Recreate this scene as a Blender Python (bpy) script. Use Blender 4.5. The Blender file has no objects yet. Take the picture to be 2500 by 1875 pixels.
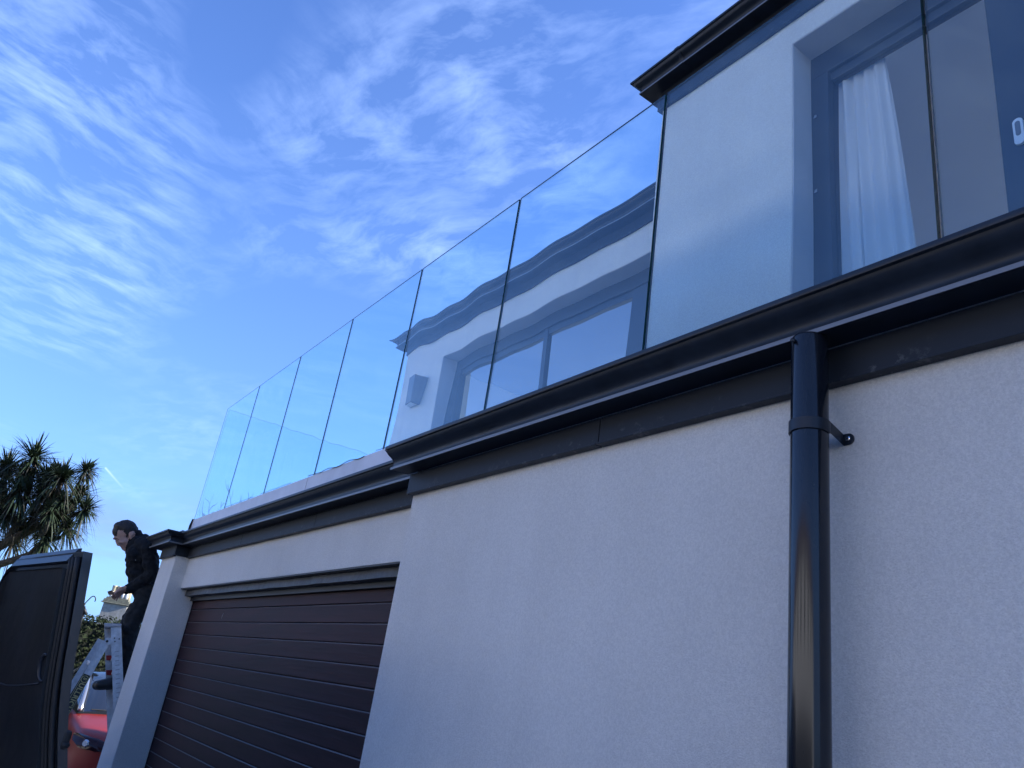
import bpy, bmesh, math, random
import numpy as np
from mathutils import Vector, Matrix

random.seed(7); RNG = np.random.default_rng(7)
sc = bpy.context.scene
COL = sc.collection
V = Vector

# ------------------------------------------------------------------ camera
F = 1924.14                                   # focal length in photo pixels (photo 2500 x 1875)
RIGHT = V((0.58065, 0.80125, 0.14437)); DOWN = V((-0.23338, 0.33369, -0.91334)); FWD = V((-0.77998, 0.49664, 0.38076))
RIGHT.normalize(); FWD.normalize(); DOWN = FWD.cross(RIGHT).normalized(); FWD = RIGHT.cross(DOWN).normalized()
cd = bpy.data.cameras.new('camera'); cam = bpy.data.objects.new('camera', cd); COL.objects.link(cam)
cd.sensor_width = 36; cd.sensor_fit = 'HORIZONTAL'; cd.lens = 36 * F / 2500; cd.clip_start = 0.05; cd.clip_end = 5000
m3 = Matrix((RIGHT, -DOWN, -FWD)).transposed()
cam.matrix_world = m3.to_4x4()                # the camera is the origin; the drive lies 1.55 m below it
sc.camera = cam
G = -1.55

# ------------------------------------------------------------------ sky, sun, exposure
SUN_EL = math.radians(27); SUN_AZ = math.atan2(0.45, 0.89)      # azimuth from +Y towards +X (behind the house)
SUN_DIR = V((math.cos(SUN_EL) * math.sin(SUN_AZ), math.cos(SUN_EL) * math.cos(SUN_AZ), math.sin(SUN_EL)))
world = bpy.data.worlds.new('World'); sc.world = world; world.use_nodes = True
wn = world.node_tree; wn.nodes.clear()
def N(t, typ, **kw):
    n = t.nodes.new(typ)
    for k, v in kw.items(): setattr(n, k, v)
    return n
def L(t, a, b): t.links.new(a, b)
def wmath(op, a, b=None, c=None, t=wn, clamp=False):
    n = N(t, 'ShaderNodeMath', operation=op); n.use_clamp = clamp
    for i, x in enumerate((a, b, c)):
        if x is None: continue
        if isinstance(x, (int, float)): n.inputs[i].default_value = x
        else: L(t, x, n.inputs[i])
    return n.outputs[0]
sky = N(wn, 'ShaderNodeTexSky', sky_type='NISHITA'); sky.sun_disc = False
sky.sun_elevation = SUN_EL; sky.sun_rotation = SUN_AZ
sky.air_density = 0.8; sky.dust_density = 0.1; sky.ozone_density = 3.0; sky.altitude = 0
tc = N(wn, 'ShaderNodeTexCoord')
sep = N(wn, 'ShaderNodeSeparateXYZ'); L(wn, tc.outputs['Generated'], sep.inputs[0])
zz = wmath('ADD', wmath('MAXIMUM', sep.outputs[2], 0.0), 0.1)
px_ = wmath('DIVIDE', sep.outputs[0], zz); py_ = wmath('DIVIDE', sep.outputs[1], zz)
comb = N(wn, 'ShaderNodeCombineXYZ'); L(wn, px_, comb.inputs[0]); L(wn, py_, comb.inputs[1])
def wnoise(vec, scale, detail, rough, off=(0, 0, 0), rot=0.0, sx=1.0, sy=1.0, dist=0.0):
    mp = N(wn, 'ShaderNodeMapping'); mp.inputs['Location'].default_value = off
    mp.inputs['Rotation'].default_value = (0, 0, rot); mp.inputs['Scale'].default_value = (sx, sy, 1)
    L(wn, vec, mp.inputs[0])
    n = N(wn, 'ShaderNodeTexNoise', noise_dimensions='2D'); L(wn, mp.outputs[0], n.inputs['Vector'])
    n.inputs['Scale'].default_value = scale; n.inputs['Detail'].default_value = detail
    n.inputs['Roughness'].default_value = rough; n.inputs['Distortion'].default_value = dist
    return n.outputs[0], n.outputs[1]
# wind-warped coordinates
_, wc = wnoise(comb.outputs[0], 2.2, 3, .55, (3, 1, 0))
wv = N(wn, 'ShaderNodeVectorMath', operation='MULTIPLY_ADD'); L(wn, wc, wv.inputs[0])
wv.inputs[1].default_value = (.16, .16, 0); L(wn, comb.outputs[0], wv.inputs[2])
def pix_dir(x, y):
    return (RIGHT * ((x - 1250) / F) + DOWN * ((y - 937.5) / F) + FWD).normalized()
def pix_p(x, y):
    d = pix_dir(x, y); return d.x / (d.z + .1), d.y / (d.z + .1)
big, _ = wnoise(wv.outputs[0], 1.3, 2, .55)
mask = wmath('MULTIPLY_ADD', big, 1.9, -.75)
# the banks of cirrus seen over the house: centre (photo pixels), radii, weight
for (x, y, rx, ry, w) in ((150, 190, 230, 130, .5), (220, 440, 300, 150, .5), (330, 640, 380, 120, .55), (180, 780, 260, 90, .5),
                          (820, 300, 260, 110, .45), (1080, 130, 320, 130, .5), (960, 600, 260, 70, .5), (1300, 400, 220, 120, .4),
                          (540, 120, 150, 130, -.6), (690, 800, 300, 60, -.6), (560, 440, 90, 150, -.3)):
    c = pix_p(x, y); a = pix_p(x + rx, y); b = pix_p(x, y + ry)
    A = np.linalg.inv(np.array([[a[0] - c[0], b[0] - c[0]], [a[1] - c[1], b[1] - c[1]]]))
    ux = wmath('MULTIPLY_ADD', px_, float(A[0, 0]), wmath('MULTIPLY_ADD', py_, float(A[0, 1]), float(-A[0, 0] * c[0] - A[0, 1] * c[1])))
    uy = wmath('MULTIPLY_ADD', px_, float(A[1, 0]), wmath('MULTIPLY_ADD', py_, float(A[1, 1]), float(-A[1, 0] * c[0] - A[1, 1] * c[1])))
    r2 = wmath('MULTIPLY_ADD', ux, ux, wmath('MULTIPLY', uy, uy))
    mask = wmath('MULTIPLY_ADD', wmath('DIVIDE', 1.0, wmath('MULTIPLY_ADD', wmath('MULTIPLY', r2, r2), 1.2, 1.0)), w, mask)
def streak(ang, fl, fc, det, off):
    ca_, sa_ = math.cos(math.radians(ang)), math.sin(math.radians(ang))
    out = N(wn, 'ShaderNodeCombineXYZ')
    for i, (d, fq) in enumerate((((ca_, sa_, 0), fl), ((-sa_, ca_, 0), fc))):
        dp = N(wn, 'ShaderNodeVectorMath', operation='DOT_PRODUCT'); L(wn, wv.outputs[0], dp.inputs[0]); dp.inputs[1].default_value = d
        L(wn, wmath('MULTIPLY_ADD', dp.outputs['Value'], fq, off), out.inputs[i])
    n = N(wn, 'ShaderNodeTexNoise', noise_dimensions='2D'); L(wn, out.outputs[0], n.inputs['Vector'])
    n.inputs['Scale'].default_value = 1; n.inputs['Detail'].default_value = det; n.inputs['Roughness'].default_value = .6
    return n.outputs[0]
fa = streak(114, 6.5, 15, 6, 3.3)
fb = streak(24, 6, 12, 6, 9.1)
side = wmath('MULTIPLY_ADD', py_, 4.5, -.35, clamp=True)
fmx = N(wn, 'ShaderNodeMix', data_type='FLOAT'); L(wn, side, fmx.inputs[0]); L(wn, fa, fmx.inputs[2]); L(wn, fb, fmx.inputs[3])
fil = wmath('MULTIPLY_ADD', fmx.outputs[0], 2.7, -1.05)
mpos = wmath('MAXIMUM', mask, 0.0)
dens = wmath('MULTIPLY', mpos, wmath('MAXIMUM', fil, 0.06))
dens = wmath('MULTIPLY', wmath('MULTIPLY', dens, .9, clamp=True), wmath('MULTIPLY', sep.outputs[2], 9.0, clamp=True))
# low grey-mauve cumulus bank near the horizon
lowz = wmath('SUBTRACT', 1.0, wmath('ABSOLUTE', wmath('MULTIPLY_ADD', sep.outputs[2], 8.0, -.55)), clamp=True)
lv = N(wn, 'ShaderNodeMapping'); lv.inputs['Scale'].default_value = (5, 5, 13); L(wn, tc.outputs['Generated'], lv.inputs[0])
ln = N(wn, 'ShaderNodeTexNoise'); ln.inputs['Scale'].default_value = 1.3; ln.inputs['Detail'].default_value = 6; L(wn, lv.outputs[0], ln.inputs['Vector'])
lowd = wmath('MULTIPLY', wmath('MULTIPLY_ADD', ln.outputs[0], 4.5, -1.75, clamp=True), wmath('MULTIPLY', lowz, .85))
# a short vapour trail
ca, cb = pix_dir(258, 1143), pix_dir(300, 1191)
ab = cb - ca
dv = N(wn, 'ShaderNodeVectorMath', operation='SUBTRACT'); L(wn, tc.outputs['Generated'], dv.inputs[0]); dv.inputs[1].default_value = ca
dt = N(wn, 'ShaderNodeVectorMath', operation='DOT_PRODUCT'); L(wn, dv.outputs[0], dt.inputs[0]); dt.inputs[1].default_value = ab / ab.length_squared
tt = wmath('ADD', dt.outputs['Value'], 0.0, clamp=True)
pr = N(wn, 'ShaderNodeVectorMath', operation='SCALE'); pr.inputs[0].default_value = ab; L(wn, tt, pr.inputs['Scale'])
df = N(wn, 'ShaderNodeVectorMath', operation='DISTANCE'); L(wn, dv.outputs[0], df.inputs[0]); L(wn, pr.outputs[0], df.inputs[1])
trail = wmath('MULTIPLY', wmath('MULTIPLY_ADD', df.outputs['Value'], -1 / .0016, 1.0, clamp=True), wmath('MULTIPLY_ADD', tt, -.26, .3))
SKY = .108
def wmix(fac, a, col):
    mx = N(wn, 'ShaderNodeMix', data_type='RGBA'); L(wn, fac, mx.inputs[0]); L(wn, a, mx.inputs[6]); mx.inputs[7].default_value = (*col, 1)
    return mx.outputs[2]
tint = N(wn, 'ShaderNodeMix', data_type='RGBA', blend_type='MULTIPLY'); tint.inputs[0].default_value = 1
L(wn, sky.outputs[0], tint.inputs[6]); tint.inputs[7].default_value = (.84, 1.06, 1.62, 1)
cc = wmix(wmath('MULTIPLY', dens, .34), tint.outputs[2], (5.6, 7.4, 11.5))
hz = wmath('MULTIPLY', wmath('POWER', 2.718, wmath('MULTIPLY', wmath('MAXIMUM', sep.outputs[2], 0.0), -3.6)), .95)
cc = wmix(hz, cc, (1.45, 2.95, 5.7))
cc = wmix(lowd, cc, (1.5, 1.85, 3.6))
cc = wmix(trail, cc, (7, 8.2, 10))
bg = N(wn, 'ShaderNodeBackground'); bg.inputs[1].default_value = SKY; L(wn, cc, bg.inputs[0])
wo = N(wn, 'ShaderNodeOutputWorld'); L(wn, bg.outputs[0], wo.inputs[0])

sl = bpy.data.lights.new('sun', 'SUN'); sl.energy = 5.0; sl.angle = math.radians(.5); sl.color = (1, .95, .88)
so = bpy.data.objects.new('sun', sl); COL.objects.link(so); so.rotation_euler = SUN_DIR.to_track_quat('Z', 'Y').to_euler()
vs = sc.view_settings; vs.view_transform = 'Standard'; vs.look = 'None'; vs.gamma = 1; vs.exposure = 1.1
cy = sc.cycles; cy.use_denoising = True; cy.caustics_refractive = True; cy.caustics_reflective = False
cy.max_bounces = 14; cy.transmission_bounces = 12; cy.transparent_max_bounces = 12; cy.diffuse_bounces = 4; cy.glossy_bounces = 5
cy.sample_clamp_indirect = 6

# ------------------------------------------------------------------ pixels to places
def at(x, y, depth):                               # a point `depth` metres down the lens axis
    return (RIGHT * ((x - 1250) / F) + DOWN * ((y - 937.5) / F) + FWD) * depth
def on(x, y, A, n):                                # where that sight line meets a plane
    d = pix_dir(x, y); return d * (A.dot(n) / d.dot(n))
def onY(x, y, Y): return on(x, y, V((0, Y, 0)), V((0, 1, 0)))

# ------------------------------------------------------------------ materials
MATS = {}
def mat(name, base, rough=.6, metal=0.0, spec=.5, noise=0, namp=.15, bump=0, bscale=60, coat=0, col2=None, bdet=4, nsx=(1, 1, 1), bsx=(1, 1, 1), rvar=0):
    m = bpy.data.materials.new(name); m.use_nodes = True; t = m.node_tree; b = t.nodes['Principled BSDF']
    b.inputs['Base Color'].default_value = (*base, 1); b.inputs['Roughness'].default_value = rough
    b.inputs['Metallic'].default_value = metal; b.inputs['Specular IOR Level'].default_value = spec
    if coat: b.inputs['Coat Weight'].default_value = coat; b.inputs['Coat Roughness'].default_value = .05
    c = N(t, 'ShaderNodeTexCoord')
    if noise:
        mp = N(t, 'ShaderNodeMapping'); mp.inputs['Scale'].default_value = nsx; L(t, c.outputs['Object'], mp.inputs[0])
        n = N(t, 'ShaderNodeTexNoise'); n.inputs['Scale'].default_value = noise; n.inputs['Detail'].default_value = 6; n.inputs['Roughness'].default_value = .6
        L(t, mp.outputs[0], n.inputs['Vector'])
        r = N(t, 'ShaderNodeValToRGB'); r.color_ramp.elements[0].position = .3; r.color_ramp.elements[1].position = .7
        c2 = col2 or tuple(min(1, x * (1 + namp)) for x in base); c1 = base if col2 else tuple(x * (1 - namp) for x in base)
        r.color_ramp.elements[0].color = (*c1, 1); r.color_ramp.elements[1].color = (*c2, 1)
        L(t, n.outputs[0], r.inputs[0]); L(t, r.outputs[0], b.inputs['Base Color'])
        if rvar:
            L(t, wmath('MULTIPLY_ADD', n.outputs[0], rvar, rough - rvar / 2, t), b.inputs['Roughness'])
    if bump:
        mp = N(t, 'ShaderNodeMapping'); mp.inputs['Scale'].default_value = bsx; L(t, c.outputs['Object'], mp.inputs[0])
        n2 = N(t, 'ShaderNodeTexNoise'); n2.inputs['Scale'].default_value = bscale; n2.inputs['Detail'].default_value = bdet; L(t, mp.outputs[0], n2.inputs['Vector'])
        bp = N(t, 'ShaderNodeBump'); bp.inputs['Strength'].default_value = 1; bp.inputs['Distance'].default_value = bump
        L(t, n2.outputs[0], bp.inputs['Height']); L(t, bp.outputs[0], b.inputs['Normal'])
    MATS[name] = m; return m

def stucco():
    m = bpy.data.materials.new('painted_render'); m.use_nodes = True; t = m.node_tree; b = t.nodes['Principled BSDF']
    c = N(t, 'ShaderNodeTexCoord'); b.inputs['Roughness'].default_value = .82; b.inputs['Specular IOR Level'].default_value = .25
    g = N(t, 'ShaderNodeTexNoise'); g.inputs['Scale'].default_value = 270; g.inputs['Detail'].default_value = 3; g.inputs['Roughness'].default_value = .7; L(t, c.outputs['Object'], g.inputs['Vector'])
    lg = N(t, 'ShaderNodeTexNoise'); lg.inputs['Scale'].default_value = 2.3; lg.inputs['Detail'].default_value = 5; L(t, c.outputs['Object'], lg.inputs['Vector'])
    sp = N(t, 'ShaderNodeTexVoronoi'); sp.inputs['Scale'].default_value = 70; L(t, c.outputs['Object'], sp.inputs['Vector'])
    pit = wmath('LESS_THAN', sp.outputs['Distance'], .1, None, t)
    gate = wmath('GREATER_THAN', lg.outputs[0], .5, None, t)
    h = wmath('SUBTRACT', g.outputs[0], wmath('MULTIPLY', wmath('MULTIPLY', pit, gate, None, t), .5, None, t), None, t)
    bp = N(t, 'ShaderNodeBump'); bp.inputs['Distance'].default_value = .0062; L(t, h, bp.inputs['Height']); L(t, bp.outputs[0], b.inputs['Normal'])
    r = N(t, 'ShaderNodeValToRGB'); r.color_ramp.elements[0].position = .36; r.color_ramp.elements[1].position = .64
    r.color_ramp.elements[0].color = (.765, .735, .685, 1); r.color_ramp.elements[1].color = (.895, .865, .81, 1)
    smp = N(t, 'ShaderNodeMapping'); smp.inputs['Scale'].default_value = (9, 9, .7); L(t, c.outputs['Object'], smp.inputs[0])
    st_ = N(t, 'ShaderNodeTexNoise'); st_.inputs['Scale'].default_value = 1; st_.inputs['Detail'].default_value = 5; L(t, smp.outputs[0], st_.inputs['Vector'])
    f = wmath('ADD', wmath('MULTIPLY', wmath('MULTIPLY_ADD', st_.outputs[0], .3, wmath('MULTIPLY', lg.outputs[0], .7, None, t), t), .5, None, t), wmath('MULTIPLY', g.outputs[0], .5, None, t), None, t)
    L(t, f, r.inputs[0])
    sg = N(t, 'ShaderNodeTexNoise'); sg.inputs['Scale'].default_value = 175; sg.inputs['Detail'].default_value = 2; sg.inputs['Roughness'].default_value = .75; L(t, c.outputs['Object'], sg.inputs['Vector'])
    sand = wmath('MULTIPLY_ADD', wmath('MULTIPLY_ADD', sg.outputs[0], 3.2, -1.1, t, True), .15, .89, t)
    mu = N(t, 'ShaderNodeVectorMath', operation='SCALE'); L(t, r.outputs[0], mu.inputs[0]); L(t, sand, mu.inputs['Scale']); L(t, mu.outputs[0], b.inputs['Base Color'])
    return m
M_WALL = stucco()

def fascia_mat():
    m = bpy.data.materials.new('scuffed_dark_cladding'); m.use_nodes = True; t = m.node_tree; b = t.nodes['Principled BSDF']
    c = N(t, 'ShaderNodeTexCoord'); b.inputs['Roughness'].default_value = .55; b.inputs['Specular IOR Level'].default_value = .3
    s = N(t, 'ShaderNodeSeparateXYZ'); L(t, c.outputs['Object'], s.inputs[0])
    n = N(t, 'ShaderNodeTexNoise'); n.inputs['Scale'].default_value = 26; n.inputs['Detail'].default_value = 8; n.inputs['Roughness'].default_value = .72; L(t, c.outputs['Object'], n.inputs['Vector'])
    n2 = N(t, 'ShaderNodeTexNoise'); n2.inputs['Scale'].default_value = 3.1; L(t, c.outputs['Object'], n2.inputs['Vector'])
    edge = wmath('MULTIPLY_ADD', s.outputs[2], -16, .85, t, True)             # plaster splashes along the lower edge
    k = wmath('MULTIPLY', wmath('MULTIPLY_ADD', n.outputs[0], 7, -3.9, t, True), wmath('MULTIPLY', edge, wmath('MULTIPLY_ADD', n2.outputs[0], 3, -1.05, t, True), None, t), None, t)
    mx = N(t, 'ShaderNodeMix', data_type='RGBA'); L(t, wmath('MULTIPLY', k, .42, None, t), mx.inputs[0])
    mx.inputs[6].default_value = (.013, .018, .027, 1); mx.inputs[7].default_value = (.42, .42, .42, 1); L(t, mx.outputs[2], b.inputs['Base Color'])
    return m
M_FASCIA = fascia_mat()
M_GUT = mat('gutter_black', (.011, .016, .025), .42, spec=.36, noise=14, namp=.35, rvar=.12)
M_BAND = mat('gutter_edge_sheen', (.17, .175, .19), .4, metal=.2)  # sky sheen on the narrow gutter band, put into its paler colour
M_PIPE = mat('downpipe_black', (.010, .0125, .018), .16, spec=.45, noise=9, namp=.3, nsx=(1, 1, .2), rvar=.08)
M_UP = mat('pale_capping', (.62, .61, .64), .45, noise=4, namp=.1, bump=.004, bscale=7)
M_SEAL = mat('black_sealant', (.012, .012, .013), .5)
M_FRAME = mat('window_frame_grey', (.032, .036, .045), .4)
M_SLAT = mat('garage_slat_brown', (.046, .021, .022), .55, spec=.13, noise=7, namp=.35, nsx=(.25, 3, 3), bump=.0016, bscale=30, bsx=(.12, 1, 1.5), rvar=.14)
M_SLED = mat('slat_chamfer_highlight', (.16, .145, .145), .4, noise=3, namp=.3, nsx=(.4, 1, 1))  # paler than the slats: skylight caught by the chamfers, painted in
M_BEAM = mat('weathered_lead', (.022, .023, .026), .5, noise=9, col2=(.075, .076, .08), bump=.006, bscale=18)
M_STEEL = mat('bright_screw', (.7, .7, .72), .22, metal=1)
M_ALU = mat('ladder_aluminium', (.52, .53, .55), .42, metal=.55, noise=25, namp=.2)
M_CONC = mat('driveway_concrete', (.45, .435, .41), .85, noise=3, namp=.25, bump=.004, bscale=120)
M_GRASS = mat('lawn_ground', (.055, .075, .03), .9, noise=1.2, namp=.4)
M_INT = mat('interior_plaster', (.72, .71, .69), .8, noise=2, namp=.05)
M_FLOOR = mat('terrace_tile', (.55, .54, .52), .6, noise=3, namp=.1)
M_ROOF = mat('roof_tile_dark', (.035, .036, .04), .6, noise=5, namp=.3)
M_WHITE = mat('white_plastic', (.75, .75, .75), .35)
M_LAMP = mat('wall_lamp_grey', (.16, .165, .18), .45)
M_REVEAL = mat('window_reveal_paint', (.55, .54, .55), .7, noise=4, namp=.06, bump=.002, bscale=150)

def curtain_mat():
    m = mat('curtain_linen', (.92, .91, .89), .9, noise=3, namp=.05, bump=.0015, bscale=300)
    return m
M_CURT = curtain_mat()

def glass_mat(name, col, wavy, ior=1.52):
    m = bpy.data.materials.new(name); m.use_nodes = True; t = m.node_tree; t.nodes.clear()
    g = N(t, 'ShaderNodeBsdfGlass'); g.inputs['Color'].default_value = (*col, 1); g.inputs['Roughness'].default_value = 0; g.inputs['IOR'].default_value = ior
    o = N(t, 'ShaderNodeOutputMaterial'); L(t, g.outputs[0], o.inputs[0])
    if wavy:                                       # roller waves of toughened glass
        c = N(t, 'ShaderNodeTexCoord'); oi = N(t, 'ShaderNodeObjectInfo')
        s = N(t, 'ShaderNodeSeparateXYZ'); L(t, c.outputs['Object'], s.inputs[0])
        ph = wmath('MULTIPLY', oi.outputs['Random'], 6.28, None, t)
        x = wmath('MULTIPLY_ADD', s.outputs[2], .25, s.outputs[0], t)
        w1 = wmath('SINE', wmath('MULTIPLY_ADD', x, 9.5, ph, t), None, None, t)
        w2 = wmath('SINE', wmath('MULTIPLY_ADD', x, 21, wmath('MULTIPLY', ph, 2.3, None, t), t), None, None, t)
        h = wmath('ADD', wmath('MULTIPLY', w1, .00032, None, t), wmath('MULTIPLY', w2, .00013, None, t), None, t)
        bp = N(t, 'ShaderNodeBump'); bp.inputs['Distance'].default_value = 1.0; L(t, h, bp.inputs['Height']); L(t, bp.outputs[0], g.inputs['Normal'])
    return m
M_GLASS_F = glass_mat('balustrade_glass_face', (.91, .982, .996), True)
M_GLASS = glass_mat('balustrade_glass', (.91, .982, .996), False)
M_PANE2 = glass_mat('coated_window_glass', (.9, .95, 1), False, 2.1)
M_EDGE = mat('glass_edge_green', (.015, .075, .085), .12, spec=.6)
M_PANE = glass_mat('window_glass', (.99, .995, 1), False, 1.45)

# ------------------------------------------------------------------ mesh building
WORLD = {}                                         # world position of every object's origin
class MB:
    def __init__(s): s.v = []; s.f = []; s.m = []
    def add(s, vs, fs, mi=0):
        o = len(s.v); s.v += [tuple(p) for p in vs]; s.f += [tuple(i + o for i in f) for f in fs]; s.m += [mi] * len(fs)
    def box(s, x0, x1, y0, y1, z0, z1, mi=0):
        s.add([(x, y, z) for z in (z0, z1) for y in (y0, y1) for x in (x0, x1)],
              [(0, 2, 3, 1), (4, 5, 7, 6), (0, 1, 5, 4), (2, 6, 7, 3), (0, 4, 6, 2), (1, 3, 7, 5)], mi)
    def quad8(s, a, b, mi=0):                      # hexahedron from two quads (a front, b back)
        s.add(list(a) + list(b), [(0, 1, 2, 3), (7, 6, 5, 4), (0, 4, 5, 1), (1, 5, 6, 2), (2, 6, 7, 3), (3, 7, 4, 0)], mi)
    def slab(s, a, off, mi=0): s.quad8(a, [V(p) + V(off) for p in a], mi)
    def prism(s, poly, off, mi=0):
        n = len(poly); off = V(off)
        s.add([V(p) for p in poly] + [V(p) + off for p in poly], [tuple(range(n)), tuple(range(2 * n - 1, n - 1, -1))] + [(i, i + n, (i + 1) % n + n, (i + 1) % n) for i in range(n)], mi)
    def tube(s, pts, r, n=10, mi=0, cap=True):
        pts = [V(p) for p in pts]; rs = r if isinstance(r, (list, tuple)) else [r] * len(pts); vs = []; up = None
        for i, p in enumerate(pts):
            d = (pts[min(i + 1, len(pts) - 1)] - pts[max(i - 1, 0)]).normalized()
            if up is None: up = d.orthogonal().normalized()
            up = (up - d * up.dot(d)).normalized(); q = d.cross(up)
            vs += [p + (up * math.cos(a) + q * math.sin(a)) * rs[i] for a in [2 * math.pi * k / n for k in range(n)]]
        fs = [(i * n + k, i * n + (k + 1) % n, (i + 1) * n + (k + 1) % n, (i + 1) * n + k) for i in range(len(pts) - 1) for k in range(n)]
        if cap: fs += [tuple(range(n - 1, -1, -1)), tuple(range((len(pts) - 1) * n, len(pts) * n))]
        s.add(vs, fs, mi)
    def build(s, name, mats, parent=None, smooth=False, origin=None, bevel=0):
        me = bpy.data.meshes.new(name); o = V(origin) if origin is not None else V((0, 0, 0))
        me.from_pydata([tuple(V(p) - o) for p in s.v], [], s.f); me.update()
        mats = mats if isinstance(mats, (list, tuple)) else [mats]
        for mm in mats: me.materials.append(mm)
        me.polygons.foreach_set('material_index', s.m)
        bm = bmesh.new(); bm.from_mesh(me); bmesh.ops.recalc_face_normals(bm, faces=bm.faces); bm.to_mesh(me); bm.free()
        if smooth: me.polygons.foreach_set('use_smooth', [True] * len(me.polygons))
        ob = bpy.data.objects.new(name, me); COL.objects.link(ob); ob.location = o
        if bevel:
            b = ob.modifiers.new('bevel', 'BEVEL'); b.width = bevel; b.segments = 2; b.limit_method = 'ANGLE'; b.angle_limit = math.radians(40)
        WORLD[ob] = o
        if parent:
            ob.parent = parent; ob.location = o - WORLD[parent]
        return ob
def thing(name, label, cat, loc=(0, 0, 0), group=None):
    o = bpy.data.objects.new(name, None); COL.objects.link(o); o.location = loc; WORLD[o] = V(loc); o['label'] = label; o['category'] = cat
    if group: o['group'] = group
    return o
def tag(o, label, cat, group=None, kind=None):
    if label: o['label'] = label
    if cat: o['category'] = cat
    if group: o['group'] = group
    if kind: o['kind'] = kind
    return o
def sharp(ob, ang=35):
    me = ob.data
    me.polygons.foreach_set('use_smooth', [True] * len(me.polygons))
    bm = bmesh.new(); bm.from_mesh(me); bmesh.ops.remove_doubles(bm, verts=bm.verts, dist=1e-5)
    for e in bm.edges:
        if len(e.link_faces) == 2 and e.calc_face_angle(0) > math.radians(ang): e.smooth = False
    bm.to_mesh(me); bm.free()

# ------------------------------------------------------------------ ground
def ground():
    xs = [-400, -150, -80, -60, -45, -38, -30, -24, -19, -17, -8, 0, 10, 40, 120, 400]; ys = [-400, -120, -60, -30, -12, -6, 0, 6, 20, 60, 150, 400]
    mb = MB()
    def h(x): return G - 2.6 * min(1, max(0, (-17 - x) / 20)) ** 1.3
    mb.add([(x, y, h(x)) for y in ys for x in xs], [(j * len(xs) + i, j * len(xs) + i + 1, (j + 1) * len(xs) + i + 1, (j + 1) * len(xs) + i) for j in range(len(ys) - 1) for i in range(len(xs) - 1)])
    o = mb.build('ground', M_GRASS); o['kind'] = 'structure'; o['label'] = 'grassy ground around the house'
    mb = MB(); mb.box(-14.5, 12, -11, 1.72, G - .2, G + .02); o = mb.build('driveway', M_CONC); o['kind'] = 'structure'
ground()

# ------------------------------------------------------------------ the house
HOUSE = thing('house', 'pale rendered house with black gutters, garage and upper terrace', 'house')
YW, YH, YD = 1.5, 1.61, 1.746       # front wall, garage header, garage door planes
YU, YV = 2.5, 3.26                   # upper front wall and the set-back wing beyond it
ZF, ZFU, ZFV = .795, 3.369, 3.385    # lower edges of the fascias
def hpart(name, m, fn, **kw):
    mb = MB(); fn(mb); return mb.build(name, m, HOUSE, **kw)
hpart('wall', M_WALL, lambda b: (b.box(-2.995, 7, YW, 1.9, G - .1, .99)))
hpart('wall', M_WALL, lambda b: (b.box(-7.10, -2.996, YH, 1.84, .545, .99)))                    # garage header
hpart('pier', M_WALL, lambda b: (b.box(-7.605, -7.10, YW, YD - .004, G - .1, .99)), bevel=.006)
hpart('wall', M_WALL, lambda b: (b.box(-7.603, -7.45, YD - .004, 8, G - .1, .985), b.box(-7.45, 7, 7.85, 8, G - .1, .985), b.box(6.85, 7, 1.9, 7.85, G - .1, .985)))
hpart('terrace_floor', M_FLOOR, lambda b: b.box(-7.45, 6.9, 1.7, 7.9, .86, 1.0))
def upper_walls(b):
    # front wall with window opening x -1.844..1.25, z 1.02..3.228
    b.box(-2.734, -1.844, YU, YU + .25, 1.0, 3.6); b.box(-1.844, 1.25, YU, YU + .25, 3.228, 3.6); b.box(1.25, 7, YU, YU + .25, 1.0, 3.6)
    b.box(-2.734, -2.5, YU + .25, 7.6, 1.0, 3.6); b.box(6.8, 7, YU + .25, 7.6, 1.0, 3.6); b.box(-2.5, .5, 7.4, 7.6, 1.0, 3.6); b.box(2.2, 6.8, 7.4, 7.6, 1.0, 3.6); b.box(.5, 2.2, 7.4, 7.6, 3.1, 3.6); b.box(.5, 2.2, 7.4, 7.6, 1.0, 1.9)
hpart('wall', M_WALL, upper_walls)
WX0, WX1, WZ1 = -6.442, -3.0, 3.134
WLX = -7.285
def wing_walls(b):
    b.box(WLX, WX0, YV, YV + .25, 1.0, 3.6); b.box(WX0, WX1, YV, YV + .25, WZ1, 3.6); b.box(WX1, -2.74, YV, YV + .25, 1.0, 3.6)
    b.box(WLX, WLX + .24, YV + .25, 7.4, 1.0, 3.6)
    b.box(WLX, -6.9, 7.4, 7.6, 1.0, 3.6); b.box(-6.9, -2.74, 7.4, 7.6, 3.3, 3.6); b.box(-6.9, -2.74, 7.4, 7.6, 1.0, 1.1)
hpart('wall', M_WALL, wing_walls)
hpart('ceiling', M_INT, lambda b: b.box(-2.49, 6.79, YU + .26, 7.39, 3.35, 3.4))
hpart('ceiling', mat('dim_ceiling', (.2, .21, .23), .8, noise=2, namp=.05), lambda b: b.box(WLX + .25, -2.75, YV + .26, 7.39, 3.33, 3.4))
hpart('partition_wall', M_INT, lambda b: b.box(-2.45, -.2, 6.0, 6.1, 1.0, 3.35))
hpart('partition_wall', M_INT, lambda b: b.box(2.8, 6.7, 6.0, 6.1, 1.0, 3.35))
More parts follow.
